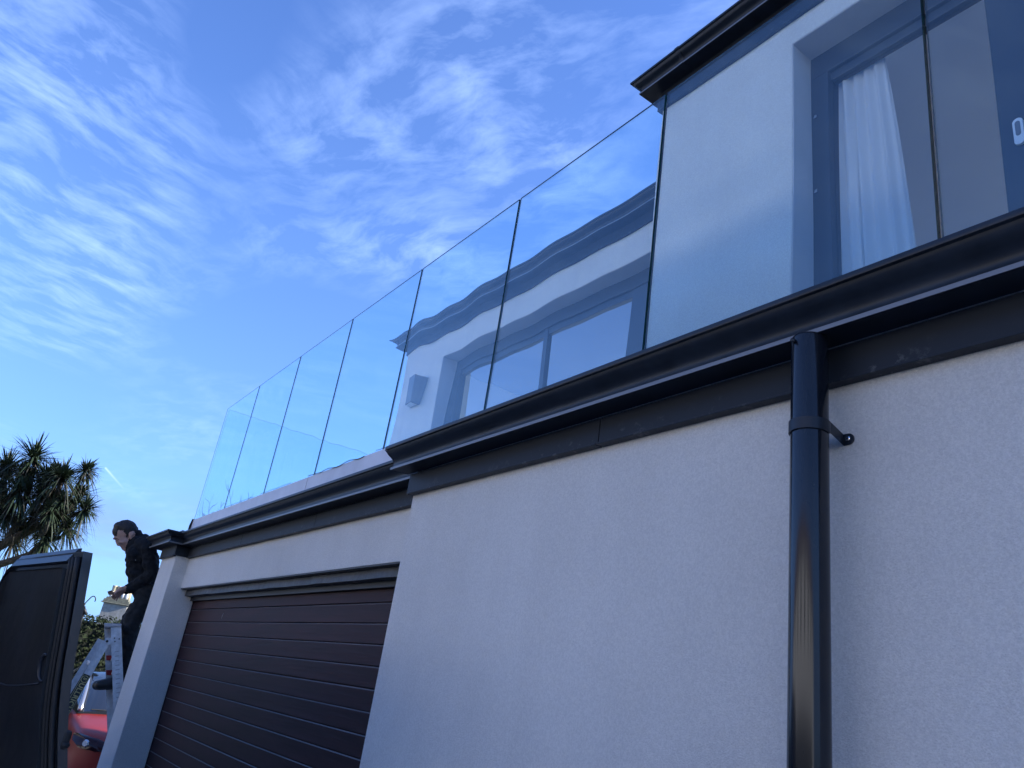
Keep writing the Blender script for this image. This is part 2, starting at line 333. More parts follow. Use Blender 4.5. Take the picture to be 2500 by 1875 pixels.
# roofs
def roofs(b):
    for x0, x1, y0, y1, z in ((-2.86, 7.1, 2.37, 7.75, 3.585), (-7.41, -2.86, 3.13, 7.75, 3.58)):
        cx0 = x0 + (2.2 if x0 < -5 else 2.4); cx1 = x1 - 2.4 if x1 > 0 else x1; yc = (y0 + y1) / 2; rz = z + .95
        b.add([(x0, y0, z), (x1, y0, z), (x1, y1, z), (x0, y1, z), (cx0, yc, rz), (cx1, yc, rz)], [(0, 1, 5, 4), (1, 2, 5), (2, 3, 4, 5), (3, 0, 4), (0, 3, 2, 1)])
hpart('roof', M_ROOF, roofs)

# gutters: an ogee profile (distance out from the wall, height above the fascia's lower edge)
GP = [(.022, .176), (.022, .088), (.098, .086), (.104, .083), (.1125, .083), (.113, .0935), (.104, .095), (.100, .106), (.1005, .116), (.106, .127), (.117, .136), (.130, .142), (.139, .149), (.1435, .157), (.145, .161), (.155, .162), (.157, .168), (.1545, .1765), (.146, .177), (.142, .168), (.03, .16), (.03, .176)]
def sweep(path, prof, z0, dz=0, name='gutter', m=M_GUT, caps=True):
    P = [V((x, y)) for x, y in path]; n = len(prof); vs = []
    def nrm(a, b): d = (b - a).normalized(); return V((-d.y, d.x))
    for i, p in enumerate(P):
        if i == 0: o = nrm(P[0], P[1])
        elif i == len(P) - 1: o = nrm(P[-2], P[-1])
        else:
            a, b = nrm(P[i - 1], p), nrm(p, P[i + 1]); o = (a + b) / (1 + a.dot(b))
        vs += [(p.x + o.x * u, p.y + o.y * u, z0 + dz + z) for u, z in prof]
    fs = [(i * n + k, i * n + (k + 1) % n, (i + 1) * n + (k + 1) % n, (i + 1) * n + k) for i in range(len(P) - 1) for k in range(n)]
    if caps: fs += [tuple(range(n)), tuple(range((len(P) - 1) * n, len(P) * n))]
    mb = MB(); mb.add(vs, fs)
    for i in range(len(P) - 1): mb.m[i * n + 4] = 1
    o = mb.build(name, [m, M_BAND], HOUSE); sharp(o, 42); return o
g1 = sweep([(7, YW), (-3.035, YW)], GP, ZF); g1['label'] = 'near black gutter with a closed end above the blank wall'
g2 = sweep([(-2.9, YH), (-7.10, YH), (-7.10, YW), (-7.606, YW), (-7.606, 8)], GP, ZF - .003); g2['label'] = 'gutter stepping round the pier above the garage door'
g3 = sweep([(7, YU), (-2.736, YU), (-2.736, 7.6)], GP, ZFU, .055); g4 = sweep([(-2.74, YV), (WLX - .002, YV), (WLX - .002, 7.6)], GP, ZFV, .0)
# gutter end stop with a proud rim and a joint collar, and an eave joint collar
mb = MB(); mb.add([(-3.037, YW - u, ZF + z) for u, z in GP[1:16]] + [(-3.041, YW - u, ZF + z) for u, z in GP[1:16]], [tuple(range(15)), tuple(range(29, 14, -1))] + [(i, i + 15, (i + 1) % 15 + 15, (i + 1) % 15) for i in range(15)])
mb.build('end_stop', M_GUT, HOUSE)
GPo = [(u + .0025, z + (.002 if z > .15 else -.002)) for u, z in GP]
o = sweep([(-2.50, YU), (-2.53, YU)], GPo, ZFU, .055, 'gutter_collar')
# fascia boards, each its own board
def fascia(x0, x1, yw, zf, h, lip=True):
    mb = MB(); mb.box(x0, x1, yw - .022, yw - .001, zf, zf + h)
    if lip: mb.box(x0, x1, yw - .032, yw - .001, zf - .007, zf - .0005)
    return mb.build('fascia_board', M_FASCIA, HOUSE, origin=((x0 + x1) / 2, yw, zf), bevel=.0015)
jr = onY(1468, 1017, YW - .02).x
fascia(-2.997, jr - .002, YW, ZF, .085); fascia(jr + .002, 1.6, YW, ZF, .085); fascia(1.604, 7, YW, ZF, .085)
a, b_ = onY(765.5, 1292, YH - .02).x, onY(585, 1337, YH - .02).x
fascia(a + .002, -2.999, YH, ZF, .085); fascia(b_ + .002, a - .002, YH, ZF, .085); fascia(-7.077, b_ - .002, YH, ZF, .085)
fascia(-7.605, -7.101, YW, ZF, .085)
mb = MB(); mb.box(-7.099, -7.078, YW - .02, YH - .001, ZF, ZF + .085); mb.build('fascia_board', M_FASCIA, HOUSE, origin=(-7.09, YW, ZF))
mb = MB(); mb.box(-3.018, -2.997, YW - .022, YH - .023, ZF - .004, ZF + .086); mb.build('fascia_board', M_FASCIA, HOUSE, origin=(-3, YW, ZF))
fascia(-2.735, 2.0, YU, ZFU, .145, False); fascia(2.004, 7, YU, ZFU, .145, False)
fascia(WLX, -2.76, YV, ZFV, .09, False)
mb = MB(); mb.box(-2.757, -2.736, YU - .022, 7.5, ZFU, ZFU + .143); mb.build('fascia_board', M_FASCIA, HOUSE, origin=(-2.75, YU, ZFU))
mb = MB(); mb.box(WLX - .022, WLX - .001, YV - .022, 7.5, ZFV, ZFV + .09); mb.build('fascia_board', M_FASCIA, HOUSE, origin=(WLX, YV, ZFV))
# pale metal capping under the glass, in sheets, with black sealant squeezed out along it
GX = [-7.465, -6.546, -5.598, -4.66, -3.714, -2.753, -1.785, -.791, .2, 1.19, 2.18, 3.17]
YG = 1.64
def capping(x0, x1, dy=0):
    mb = MB(); n = 14; rows = [(YG - .040, .93), (YG - .039, 1.0), (YG - .038, 1.08), (YG - .039, 1.146), (YG - .03, 1.152), (YG - .012, 1.154), (YG - .012, .93)]
    vs = []
    for i in range(n + 1):
        x = x0 + (x1 - x0) * i / n; w = .0012 * math.sin(i * 1.7 + x0 * 5) + .0009 * math.sin(i * .63 + x0)
        vs += [(x, y + w * (1 if k < 4 else .3) + dy, z + .3 * w) for k, (y, z) in enumerate(rows)]
    k = len(rows); fs = [(i * k + j, i * k + (j + 1) % k, (i + 1) * k + (j + 1) % k, (i + 1) * k + j) for i in range(n) for j in range(k)] + [tuple(range(k)), tuple(range(n * k, n * k + k))]
    mb.add(vs, fs); o = mb.build('capping_sheet', M_UP, HOUSE); sharp(o, 40)
capping(-7.36, -4.672); capping(-4.668, 3.2)
mb = MB()
for x0, x1, amp in ((-4.66, -3.86, .012), (-3.72, -3.52, .004), (-6.4, -5.7, .002), (-5.55, -4.95, .003)):
    mb.tube([(x0 + (x1 - x0) * t / 20, YG - .036 - .006, 1.153 - amp * (math.sin(t * .42) ** 2) * (1 if t > 4 else .4)) for t in range(21)], .0022 if amp > .005 else .0014, 6)
mb.build('sealant_bead', M_SEAL, HOUSE, smooth=True)
hpart('parapet_cap', M_GUT, lambda b: b.box(-7.60, -7.30, 1.53, 1.72, .93, 1.035), bevel=.004)
mb = MB(); mb.prism([(-7.385, YG - .05, .95), (-7.385, YG - .05, 1.10), (-7.41, YG - .04, 1.13), (-7.36, YG - .045, 1.158), (-7.33, YG - .05, 1.15), (-7.345, YG - .055, 1.10), (-7.34, YG - .05, .95)], (0, .05, 0)); mb.build('end_flashing', M_SEAL, HOUSE)

# ---- windows
def window(name, x0, x1, z0, z1, yf, stiles, fw=.085, top=.12, sash=.055, pm=None):
    t = MB()
    t.box(x0, x1, yf, yf + .09, z1 - top, z1); t.box(x0, x0 + fw, yf, yf + .09, z0, z1 - top); t.box(x1 - fw, x1, yf, yf + .09, z0, z1 - top); t.box(x0 + fw, x1 - fw, yf, yf + .09, z0, z0 + .06)
    w = t.build('window', M_FRAME, HOUSE, bevel=.003)
    xs = [x0 + fw] + [s for s, _ in stiles] + [x1 - fw]; ws = [0] + [q for _, q in stiles] + [0]
    for i, (sx, q) in enumerate(stiles):
        b = MB(); b.box(sx - q / 2, sx + q / 2, yf + .012, yf + .075, z0 + .06, z1 - top); b.build('stile', M_FRAME, w, bevel=.003)
    for i in range(len(xs) - 1):
        a, c = xs[i] + ws[i] / 2, xs[i + 1] - ws[i + 1] / 2
        b = MB(); b.box(a, c, yf + .04, yf + .048, z0 + .06, z1 - top - sash); b.build('pane', pm or M_PANE, w)
        b = MB(); b.box(a, c, yf + .02, yf + .07, z1 - top - sash, z1 - top); b.build('sash_rail', M_FRAME, w, bevel=.003)
    return w
wm = window('window', -1.844, 1.25, 1.02, 3.228, YU + .15, [(-.955, .17), (.2, .14)], fw=.10, top=.14, sash=.05)
# painted reveal liners
hpart('reveal', M_REVEAL, lambda b: (b.box(-1.8435, -1.838, YU + .003, YU + .149, 1.02, 3.222), b.box(-1.8435, 1.25, YU + .003, YU + .149, 3.222, 3.2275)))
hpart('reveal', M_REVEAL, lambda b: (b.box(WX0 + .0005, WX0 + .006, YV + .003, YV + .139, 1.02, WZ1 - .006), b.box(WX0 + .0005, WX1, YV + .003, YV + .139, WZ1 - .006, WZ1 - .0005)))
ww = window('window', WX0, WX1, 1.02, WZ1, YV + .14, [(-4.93, .07), (-3.83, .17)], fw=.11, top=.12, sash=.06, pm=M_PANE2)
for o in (wm, ww): o['label'] = 'dark framed sliding window'
# white pull handle on the meeting stile and two catches on the frame
hc = onY(2489, 325, YU + .157)
mb = MB(); pts = []
for k in range(28):
    a = 2 * math.pi * k / 28; cx = .018 * math.cos(a); cz = .018 * math.sin(a) + (.042 if math.sin(a) > 0 else -.042); pts.append((hc.x + cx, cz + hc.z))
mb.prism([(x, YU + .150, z) for x, z in pts], (0, .014, 0)); h_ = mb.build('handle', M_WHITE, wm, bevel=.002)
mb = MB(); mb.prism([(hc.x + (x - hc.x) * .5, YU + .1485, hc.z + .012 + (z - hc.z) * .55) for x, z in pts], (0, .004, 0)); mb.build('finger_recess', M_LAMP, h_)
for (x, y) in ((1997, 287), (1995, 470)):
    c = onY(x, y, YU + .148); mb = MB(); mb.box(c.x - .006, c.x + .008, YU + .143, YU + .152, c.z - .009, c.z + .009); mb.box(c.x - .012, c.x + .004, YU + .146, YU + .152, c.z - .004, c.z + .003); mb.build('catch', M_STEEL, wm)

# ---- curtain
def curtain():
    mb = MB(); nx, nz = 90, 26; z0, z1 = 1.03, 3.16; vs = []
    for j in range(nz + 1):
        t = j / nz; z = z1 + (z0 - z1) * t; w = .27 + .17 * t ** .8
        for i in range(nx + 1):
            s = i / nx; fold = .022 * math.sin(s * 34 + .8 * t) + .012 * math.sin(s * 71 + 2 * t) - .035 * math.exp(-((s - .34 - .1 * t) / .035) ** 2)
            vs.append((-1.80 + w * s + .008 * math.sin(s * 34 + 1.2), 2.745 + fold * (.5 + .6 * t), z))
    mb.add(vs, [(j * (nx + 1) + i, j * (nx + 1) + i + 1, (j + 1) * (nx + 1) + i + 1, (j + 1) * (nx + 1) + i) for j in range(nz) for i in range(nx)])
    o = mb.build('curtain', M_CURT, smooth=True, origin=(-1.7, 2.8, 1.03)); s = o.modifiers.new('thick', 'SOLIDIFY'); s.thickness = .003
    tag(o, 'white curtain hanging in folds behind the dark framed window', 'curtain')
    mb = MB(); mb.tube([(-1.83, 2.8, 3.18), (1.2, 2.8, 3.18)], .012, 8); o2 = mb.build('curtain_rail', M_FRAME, HOUSE)
curtain()

# ---- wall lamp on the set-back wing
def wall_lamp():
    c = onY(1011, 953, YV - .09)
    t = thing('wall_light', 'grey box wall lamp on the pale wing, seen through the glass', 'lamp', (c.x, YV, c.z))
    mb = MB(); mb.box(c.x - .085, c.x + .085, YV - .10, YV - .002, c.z - .15, c.z + .15); mb.build('housing', M_LAMP, t, bevel=.004)
    mb = MB(); mb.box(c.x - .07, c.x + .07, YV - .088, YV - .015, c.z - .154, c.z - .149); mb.build('diffuser', M_WHITE, t)
wall_lamp()

# ---- glass balustrade
BAL = thing('glass_balustrade', 'frameless clear glass balustrade along the edge of the upper terrace', 'balustrade', (-3, YG, 1.12))
def gtop(x): return 2.293 + (x + 1.785) * .0085
def glass_panel(x0, x1):
    mb = MB(); y0, y1 = YG - .008, YG + .0095; za, zb = gtop(x0), gtop(x1); z0 = 1.10
    nx, nz = 1, 1
    v = [(x0, y0, z0), (x1, y0, z0), (x1, y0, zb), (x0, y0, za), (x0, y1, z0), (x1, y1, z0), (x1, y1, zb), (x0, y1, za)]
    mb.add(v, [(0, 1, 2, 3)], 0); mb.add(v, [(7, 6, 5, 4)], 1); mb.add(v, [(0, 4, 5, 1), (1, 5, 6, 2), (2, 6, 7, 3), (3, 7, 4, 0)], 2)
    o = mb.build('glass_panel', [M_GLASS_F, M_GLASS, M_EDGE], BAL, origin=((x0 + x1) / 2, YG, z0))
    bm = bmesh.new(); bm.from_mesh(o.data); bmesh.ops.remove_doubles(bm, verts=bm.verts, dist=1e-6); bmesh.ops.recalc_face_normals(bm, faces=bm.faces); bm.to_mesh(o.data); bm.free()
for i in range(len(GX) - 1): glass_panel(GX[i] + .0055, GX[i + 1] - .0055)
def glass_return(y0, y1):
    mb = MB(); x0, x1 = -7.452, -7.4345; z0, z1 = 1.10, gtop(-7.45) - .008
    v = [(x0, y0, z0), (x0, y1, z0), (x0, y1, z1), (x0, y0, z1), (x1, y0, z0), (x1, y1, z0), (x1, y1, z1), (x1, y0, z1)]
    mb.add(v, [(0, 1, 2, 3)], 0); mb.add(v, [(7, 6, 5, 4)], 0); mb.add(v, [(0, 4, 5, 1), (1, 5, 6, 2), (2, 6, 7, 3), (3, 7, 4, 0)], 1)
    o = mb.build('glass_panel', [M_GLASS, M_EDGE], BAL, origin=(x0, y0, z0))
    bm = bmesh.new(); bm.from_mesh(o.data); bmesh.ops.remove_doubles(bm, verts=bm.verts, dist=1e-6); bmesh.ops.recalc_face_normals(bm, faces=bm.faces); bm.to_mesh(o.data); bm.free()
for k in range(3): glass_return(YG + .02 + k * 1.6, YG + .02 + k * 1.6 + 1.585)
mb = MB(); mb.box(GX[0], GX[-1], YG - .03, YG + .06, 1.0, 1.1); mb.build('base_channel', M_FRAME, BAL)
# bare twigs poking over the capping
def twigs():
    M_TW = mat('bare_twig', (.05, .036, .03), .8); T = thing('bare_plant', 'bare twiggy plant behind the far end of the glass', 'plant', (-6.5, 1.85, 1.0))
    def br(mb, p, d, l, r, k):
        q = p + d * l; mb.tube([p, p + d * l * .5 + V((random.uniform(-1, 1), random.uniform(-1, 1), 0)) * l * .06, q], [r, r * .85, r * .65], 5, cap=False)
        if k:
            for s_ in range(random.choice((2, 3))):
                e = (d + V((random.uniform(-.8, .8), random.uniform(-.5, .5), random.uniform(-.2, .5)))).normalized(); br(mb, p + d * l * random.uniform(.5, 1), e, l * random.uniform(.4, .65), r * .7, k - 1)
    for px, py in ((512, 1228), (530, 1218), (545, 1225), (585, 1200), (600, 1215)):
        top = onY(px, py, 1.86); base = V((top.x + random.uniform(-.03, .03), 1.86, 1.0)); d = (top - base); mb = MB(); br(mb, base, d.normalized(), d.length * .72, .0048, 2); mb.build('twig', M_TW, T)
twigs()

# ---- downpipe
PX, PY = -.988, 1.408
DP = thing('downpipe', 'glossy black round downpipe fixed to the pale wall', 'downpipe', (PX, PY, G))
mb = MB(); n = 48
rings = [(.0355, .881), (.0385, .879), (.040, .874), (.040, .40), (.040, -.2), (.040, -.8), (.040, G + .03)]
mb.add([(PX + r * math.cos(2 * math.pi * k / n), PY + r * math.sin(2 * math.pi * k / n), z) for r, z in rings for k in range(n)], [(i * n + k, i * n + (k + 1) % n, (i + 1) * n + (k + 1) % n, (i + 1) * n + k) for i in range(len(rings) - 1) for k in range(n)] + [tuple(range(n))])
o = mb.build('pipe', M_PIPE, DP, smooth=True); sharp(o, 50)
mb = MB(); c = V((PX - .012, PY - .042, .862)); mb.tube([c + V((0, .006, 0)), c + V((-.001, -.006, 0))], [.0055, .0045], 12); mb.build('rivet', M_PIPE, DP, smooth=True)
def bracket(z):
    mb = MB(); r0, r1 = .0405, .0435; a0, a1 = math.radians(-205), math.radians(25); k = 34; h = .026
    vs = []
    for i in range(k + 1):
        a = a0 + (a1 - a0) * i / k
        for r in (r0, r1):
            for zz_ in (z - h / 2, z + h / 2): vs.append((PX + r * math.cos(a), PY + r * math.sin(a), zz_))
    mb.add(vs, [f for i in range(k) for f in ((i * 4, i * 4 + 1, i * 4 + 5, i * 4 + 4), (i * 4 + 2, i * 4 + 6, i * 4 + 7, i * 4 + 3), (i * 4, i * 4 + 4, i * 4 + 6, i * 4 + 2), (i * 4 + 1, i * 4 + 3, i * 4 + 7, i * 4 + 5))] + [(0, 2, 3, 1), (k * 4, k * 4 + 1, k * 4 + 3, k * 4 + 2)])
    s = onY(2074, 1070, YW); sx = s.x
    # folded arm out to the wall plate, both sides
    e = V((PX + r1 * math.cos(a1), PY + r1 * math.sin(a1), z))
    for (p, q) in ((e, V((sx - .012, YW - .004, z - .003))), (V((PX + r1 * math.cos(a0), PY + r1 * math.sin(a0), z)), V((2 * PX - sx + .012, YW - .004, z - .003)))):
        mb.slab([p + V((0, -.0015, -h / 2)), q + V((0, -.0015, -h / 2)), q + V((0, -.0015, h / 2)), p + V((0, -.0015, h / 2))], (0, .003, 0))
    b = mb.build('bracket', M_GUT, DP, smooth=False); sharp(b, 30)
    for sg, cx in ((1, sx), (-1, 2 * PX - sx)):
        mb = MB(); pts = [(cx - sg * .013, YW - .0055, z - .003 - h / 2), (cx - sg * .013, YW - .0055, z - .003 + h / 2)] + [(cx + sg * h / 2 * math.cos(t), YW - .0055, z - .003 + h / 2 * math.sin(t)) for t in np.linspace(math.pi / 2, -math.pi / 2, 12)]
        mb.prism(pts, (0, .005, 0)); lug = mb.build('lug', M_GUT, b, bevel=.001)
        mb = MB(); mb.tube([(cx, YW - .0056, z - .003), (cx, YW - .0085, z - .003), (cx, YW - .0095, z - .003)], [.0062, .0062, .004], 16)
        mb.build('screw', M_STEEL, b, smooth=False)
        mb = MB(); mb.tube([(cx, YW - .0093, z - .003), (cx, YW - .0098, z - .003)], [.0022, .0022], 6); mb.build('screw', M_SEAL, b)
bracket(.660); bracket(-.75)

# ---- garage door
GD = thing('garage_door', 'dark brown sectional garage door of horizontal ribbed slats', 'garage door', (-5, YD, G))
PITCH = .0975
slat_mesh = None
def slat(z):
    global slat_mesh
    if slat_mesh is None:
        x0, x1 = -2.05, 2.05
        pr = [(0, 0), (.0135, 0), (.0135, .0875), (.0085, .0925), (.0055, .0945), (.001, .0965), (0, .0965)]   # (out, up)
        mb = MB(); n = len(pr); k = 12
        vs = [(x0 + (x1 - x0) * i / k, -u + .0005 * math.sin(i * 2.1), w) for i in range(k + 1) for u, w in pr]
        mb.add(vs, [(i * n + j, i * n + (j + 1) % n, (i + 1) * n + (j + 1) % n, (i + 1) * n + j) for i in range(k) for j in range(n)] + [tuple(range(n)), tuple(range(k * n, k * n + n))])
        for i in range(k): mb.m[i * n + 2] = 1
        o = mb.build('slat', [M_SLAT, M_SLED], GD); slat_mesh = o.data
    else:
        o = bpy.data.objects.new('slat', slat_mesh); COL.objects.link(o); o.parent = GD
    o.location = V((-5.05, YD + .0135, z)) - GD.location
z = .3985 - PITCH + .0975
k = 0
zt = .3985
slat(zt + .002)
while zt - PITCH > G:
    zt -= PITCH; k += 1
    slat(zt + (.0015 if k % 5 else .0))
mb = MB(); mb.box(-7.3, -2.9, YD + .0145, YD + .05, G, .5); mb.build('backing', M_SEAL, GD)
mb = MB(); p = onY(546, 1497, YD - .0); q = onY(541, 1511, YD); mb.tube([(p.x, YD - .0005, p.z), ((p.x + q.x) / 2 - .004, YD - .0005, (p.z + q.z) / 2), (q.x, YD - .0005, q.z)], [.002, .0035, .0012], 6)
mb.build('scratch', mat('pale_scratch', (.42, .4, .4), .7), GD)
mb = MB(); mb.box(-7.25, -2.92, 1.715, 1.7315, .462, .51); mb.build('head_gap_shade', M_SEAL, GD)  # black strip standing in for the shaded gap above the top slat
def beam(b):
    n = 26
    for i in range(n):
        x0 = -7.095 + 4.09 * i / n; x1 = -7.095 + 4.09 * (i + 1) / n; d = .004 * math.sin(i * 2.7) + .003 * math.sin(i * 1.3); d2 = .004 * math.sin((i + 1) * 2.7) + .003 * math.sin((i + 1) * 1.3)
        b.quad8([(x0, 1.66 + d, .492), (x1, 1.66 + d2, .492), (x1, 1.662 + d2, .5445), (x0, 1.662 + d, .5445)], [(x0, 1.72, .492), (x1, 1.72, .492), (x1, 1.72, .5445), (x0, 1.72, .5445)])
hpart('door_head_flashing', M_BEAM, beam)
hpart('lintel_soffit', M_FRAME, lambda b: b.box(-7.098, -2.998, YH + .006, 1.659, .5385, .5446))

# ================================================================== left of the house
UP = V((0, 0, 1))
# ---- person on the ladder (a side view: plane through him square to the sight line)
PA = V((-8.05, 1.2, 0)); PR = V((.165, .9863, 0)); PD = V((-.9863, .165, 0))
def lp(x, y, off=0.0): return on(x, y, PA + PD * off, PD)
M_SKIN = mat('skin', (.42, .25, .19), .55, noise=30, namp=.12, bump=.002, bscale=90)
M_JACK = mat('black_fleece', (.012, .014, .017), .92, spec=.2, noise=40, namp=.4, bump=.03, bscale=9)
M_TROU = mat('dark_work_trousers', (.014, .016, .018), .85, spec=.25, noise=12, namp=.4, bump=.03, bscale=8)
M_BOOT = mat('black_boot_leather', (.012, .011, .011), .55)
M_HAIR = mat('dark_brown_hair', (.022, .014, .010), .6, noise=60, namp=.5, bump=.006, bscale=70, bsx=(1, 1, .4))
def blob_mesh(items, voxel, smooth=6, folds=None):
    """items: ('cap', a, b, ra, rb, label) or ('ell', c, (r, u, d) radii, tilt, label) -> one continuous mesh + face labels"""
    bm = bmesh.new()
    for it in items:
        if it[0] == 'cap':
            _, a, b, ra, rb, lab = it; d = (b - a); ln = d.length; q = V((0, 0, 1)).rotation_difference(d.normalized()) if ln > 1e-6 else Matrix.Identity(3).to_quaternion()
            prof = [(-ra * math.cos(t), ra * math.sin(t), 0) for t in np.linspace(0, math.pi / 2, 6)] + [(ln + rb * math.sin(t), rb * math.cos(t), 0) for t in np.linspace(0, math.pi / 2, 6)]
            n = 18; rows = []
            for z, r, _z in prof: rows.append([bm.verts.new(a + q @ V((max(r, 1e-4) * math.cos(2 * math.pi * k / n), max(r, 1e-4) * math.sin(2 * math.pi * k / n), z))) for k in range(n)])
            for i in range(len(rows) - 1):
                for k in range(n): bm.faces.new((rows[i][k], rows[i][(k + 1) % n], rows[i + 1][(k + 1) % n], rows[i + 1][k]))
            bm.faces.new(rows[0][::-1]); bm.faces.new(rows[-1])
        else:
            _, c, rr, tilt, lab = it
            m = Matrix((PR, UP, PD)).transposed().to_4x4() @ Matrix.Rotation(tilt, 4, 'Z') @ Matrix.Diagonal((*rr, 1)); m.translation = c
            bmesh.ops.create_uvsphere(bm, u_segments=20, v_segments=12, radius=1, matrix=m)
    me = bpy.data.meshes.new('tmp'); bm.to_mesh(me); bm.free()
    ob = bpy.data.objects.new('tmp', me); COL.objects.link(ob)
    r = ob.modifiers.new('r', 'REMESH'); r.mode = 'VOXEL'; r.voxel_size = voxel
    sm = ob.modifiers.new('s', 'SMOOTH'); sm.iterations = smooth; sm.factor = .5
    dg = bpy.context.evaluated_depsgraph_get(); out = bpy.data.meshes.new_from_object(ob.evaluated_get(dg))
    bpy.data.objects.remove(ob); bpy.data.meshes.remove(me)
    n = len(out.polygons); cen = np.empty(n * 3); out.polygons.foreach_get('center', cen); cen = cen.reshape(-1, 3)
    best = np.full(n, 1e9); lab = np.zeros(n, int)
    for it in items:
        if it[0] == 'cap':
            a, b = np.array(it[1]), np.array(it[2]); d = b - a; t = np.clip((cen - a) @ d / max(d @ d, 1e-9), 0, 1); dist = np.linalg.norm(cen - a - t[:, None] * d, axis=1) - (it[3] + (it[4] - it[3]) * t); l = it[5]
        else:
            q = cen - np.array(it[1]); M = np.array([PR, UP, PD]); lc = q @ M.T; c_, s_ = math.cos(it[3]), math.sin(it[3])
            u = lc[:, 0] * c_ + lc[:, 1] * s_; w = -lc[:, 0] * s_ + lc[:, 1] * c_; k = np.sqrt((u / it[2][0]) ** 2 + (w / it[2][1]) ** 2 + (lc[:, 2] / it[2][2]) ** 2); dist = (k - 1) * min(it[2]); l = it[4]
        upd = dist < best; best[upd] = dist[upd]; lab[upd] = l
    if folds:
        from mathutils import noise as mn
        vl = np.zeros(len(out.vertices), int); 
        for p in out.polygons:
            for vi in p.vertices: vl[vi] = max(vl[vi], lab[p.index]) if lab[p.index] else vl[vi]
        sk = set()
        for p in out.polygons:
            if lab[p.index] == 0: sk.update(p.vertices)
        nr = [v.normal.copy() for v in out.vertices]
        for v in out.vertices:
            if folds == 'hair' or (v.index not in sk and vl[v.index] in (1, 2)):
                c = v.co
                if folds == 'hair': d = -.003 + .003 * mn.noise(V((c.x * 50, c.y * 50, c.z * 25))) + .003 * mn.noise(c * 130)
                else:
                    w = V((c.x * 5, c.y * 9 + c.z * 6, c.z * 13)); d = .020 * (abs(mn.noise(w)) - .22) + .010 * mn.noise(c * 24)
                v.co = c + nr[v.index] * d
    out.polygons.foreach_set('material_index', lab.tolist()); out.polygons.foreach_set('use_smooth', [True] * n)
    return out
def add_mesh(name, me, mats, parent):
    idx = np.zeros(len(me.polygons), int); me.polygons.foreach_get('material_index', idx)
    me.name = name; me.materials.clear()
    for m in mats: me.materials.append(m)
    me.polygons.foreach_set('material_index', idx.tolist())
    o = bpy.data.objects.new(name, me); COL.objects.link(o); o.parent = parent; o.location = -WORLD[parent]; return o
def person():
    T = thing('person', 'man in black fleece leaning forward on the stepladder, handling something small', 'person', lp(300, 1690))
    S, J, R, B = 0, 1, 2, 3
    I = []
    def cap(a, b, ra, rb, l): I.append(('cap', a, b, ra, rb, l))
    # head: skull, face, jaw, nose, ears
    I.append(('ell', lp(305, 1298), (.098, .098, .074), -.35, S))
    I.append(('ell', lp(301, 1317), (.088, .060, .060), -.74, S))
    cap(lp(307, 1322, -.034), lp(307, 1337, -.012), .034, .022, S); cap(lp(307, 1322, .034), lp(307, 1337, .012), .034, .022, S)
    cap(lp(303, 1338), lp(307, 1341), .022, .021, S)
    cap(lp(283, 1321.5), lp(288.5, 1330.5), .007, .0115, S); cap(lp(290.5, 1330.5, -.011), lp(290.5, 1330.5, .011), .008, .008, S)
    cap(lp(278.5, 1315, -.034), lp(278.5, 1315, .034), .010, .010, S)
    cap(lp(295.5, 1334, -.014), lp(295.5, 1334, .014), .008, .008, S); cap(lp(298.5, 1337, -.012), lp(298.5, 1337, .012), .009, .009, S)
    cap(lp(291, 1324, -.043), lp(300, 1324, -.052), .014, .016, S); cap(lp(291, 1324, .043), lp(300, 1324, .052), .014, .016, S)
    for o in (-.076, .076):
        I.append(('ell', lp(322, 1304, o), (.022, .034, .010), -.3, S)); cap(lp(319, 1311, o), lp(318, 1314, o * .97), .009, .009, S)
    cap(lp(320, 1318), lp(336, 1336), .057, .064, S)
    # collar and torso
    for o in (-.035, 0, .035): cap(lp(337, 1306, o), lp(317, 1338, o * .8), .042, .034, J)
    cap(lp(340, 1332), lp(349, 1372), .118, .142, J); cap(lp(347, 1372), lp(353, 1420), .142, .135, J); cap(lp(353, 1420), lp(363, 1450), .135, .125, J)
    cap(lp(338, 1352, -.08), lp(338, 1352, .08), .105, .105, J)
    for o, sx in ((-.19, 0), (.19, -4)):
        cap(lp(352 + sx, 1333, o * .65), lp(362 + sx, 1342, o), .085, .072, J)
        cap(lp(362 + sx, 1342, o), lp(371 + sx, 1400, o * 1.1), .068, .058, J)
        ex, ey = (316, 1438) if o < 0 else (309, 1444)
        cap(lp(371 + sx, 1402, o * 1.1), lp(ex + 14, ey - 8, o * .45), .060, .050, J); cap(lp(ex + 14, ey - 8, o * .45), lp(ex, ey - 4, o * .4), .048, .042, J)
        # hands: palm, four curled fingers, thumb off the side
        z = o * .4
        cap(lp(ex - 2, ey - 5, z), lp(ex - 14, ey + 1, z), .027, .025, S); cap(lp(ex - 12, ey - 2, z - .018), lp(ex - 21, ey + 3, z - .022), .019, .016, S); cap(lp(ex - 12, ey + 1, z + .014), lp(ex - 20, ey + 6, z + .02), .019, .016, S)
        for k, (dx, dy, m, tp) in enumerate(((-22, 2, (-31, 7), (-37, 13)), (-21, 5, (-30, 11), (-34, 18)), (-19, 8, (-27, 14), (-30, 21)), (-16, 10, (-23, 16), (-25, 22)))):
            oo = z - .034 + .021 * k
            cap(lp(ex + dx, ey + dy, oo), lp(ex + m[0], ey + m[1], oo * 1.02), .0095, .0085, S); cap(lp(ex + m[0], ey + m[1], oo * 1.02), lp(ex + tp[0], ey + tp[1], oo), .0085, .0072, S)
        cap(lp(ex - 9, ey - 5, z - .02), lp(ex - 20, ey - 3, z - .034), .012, .010, S); cap(lp(ex - 20, ey - 3, z - .034), lp(ex - 31, ey + 4, z - .03), .010, .008, S)
    # hips, legs, boots
    cap(lp(364, 1450, -.06), lp(364, 1450, .06), .122, .122, R)
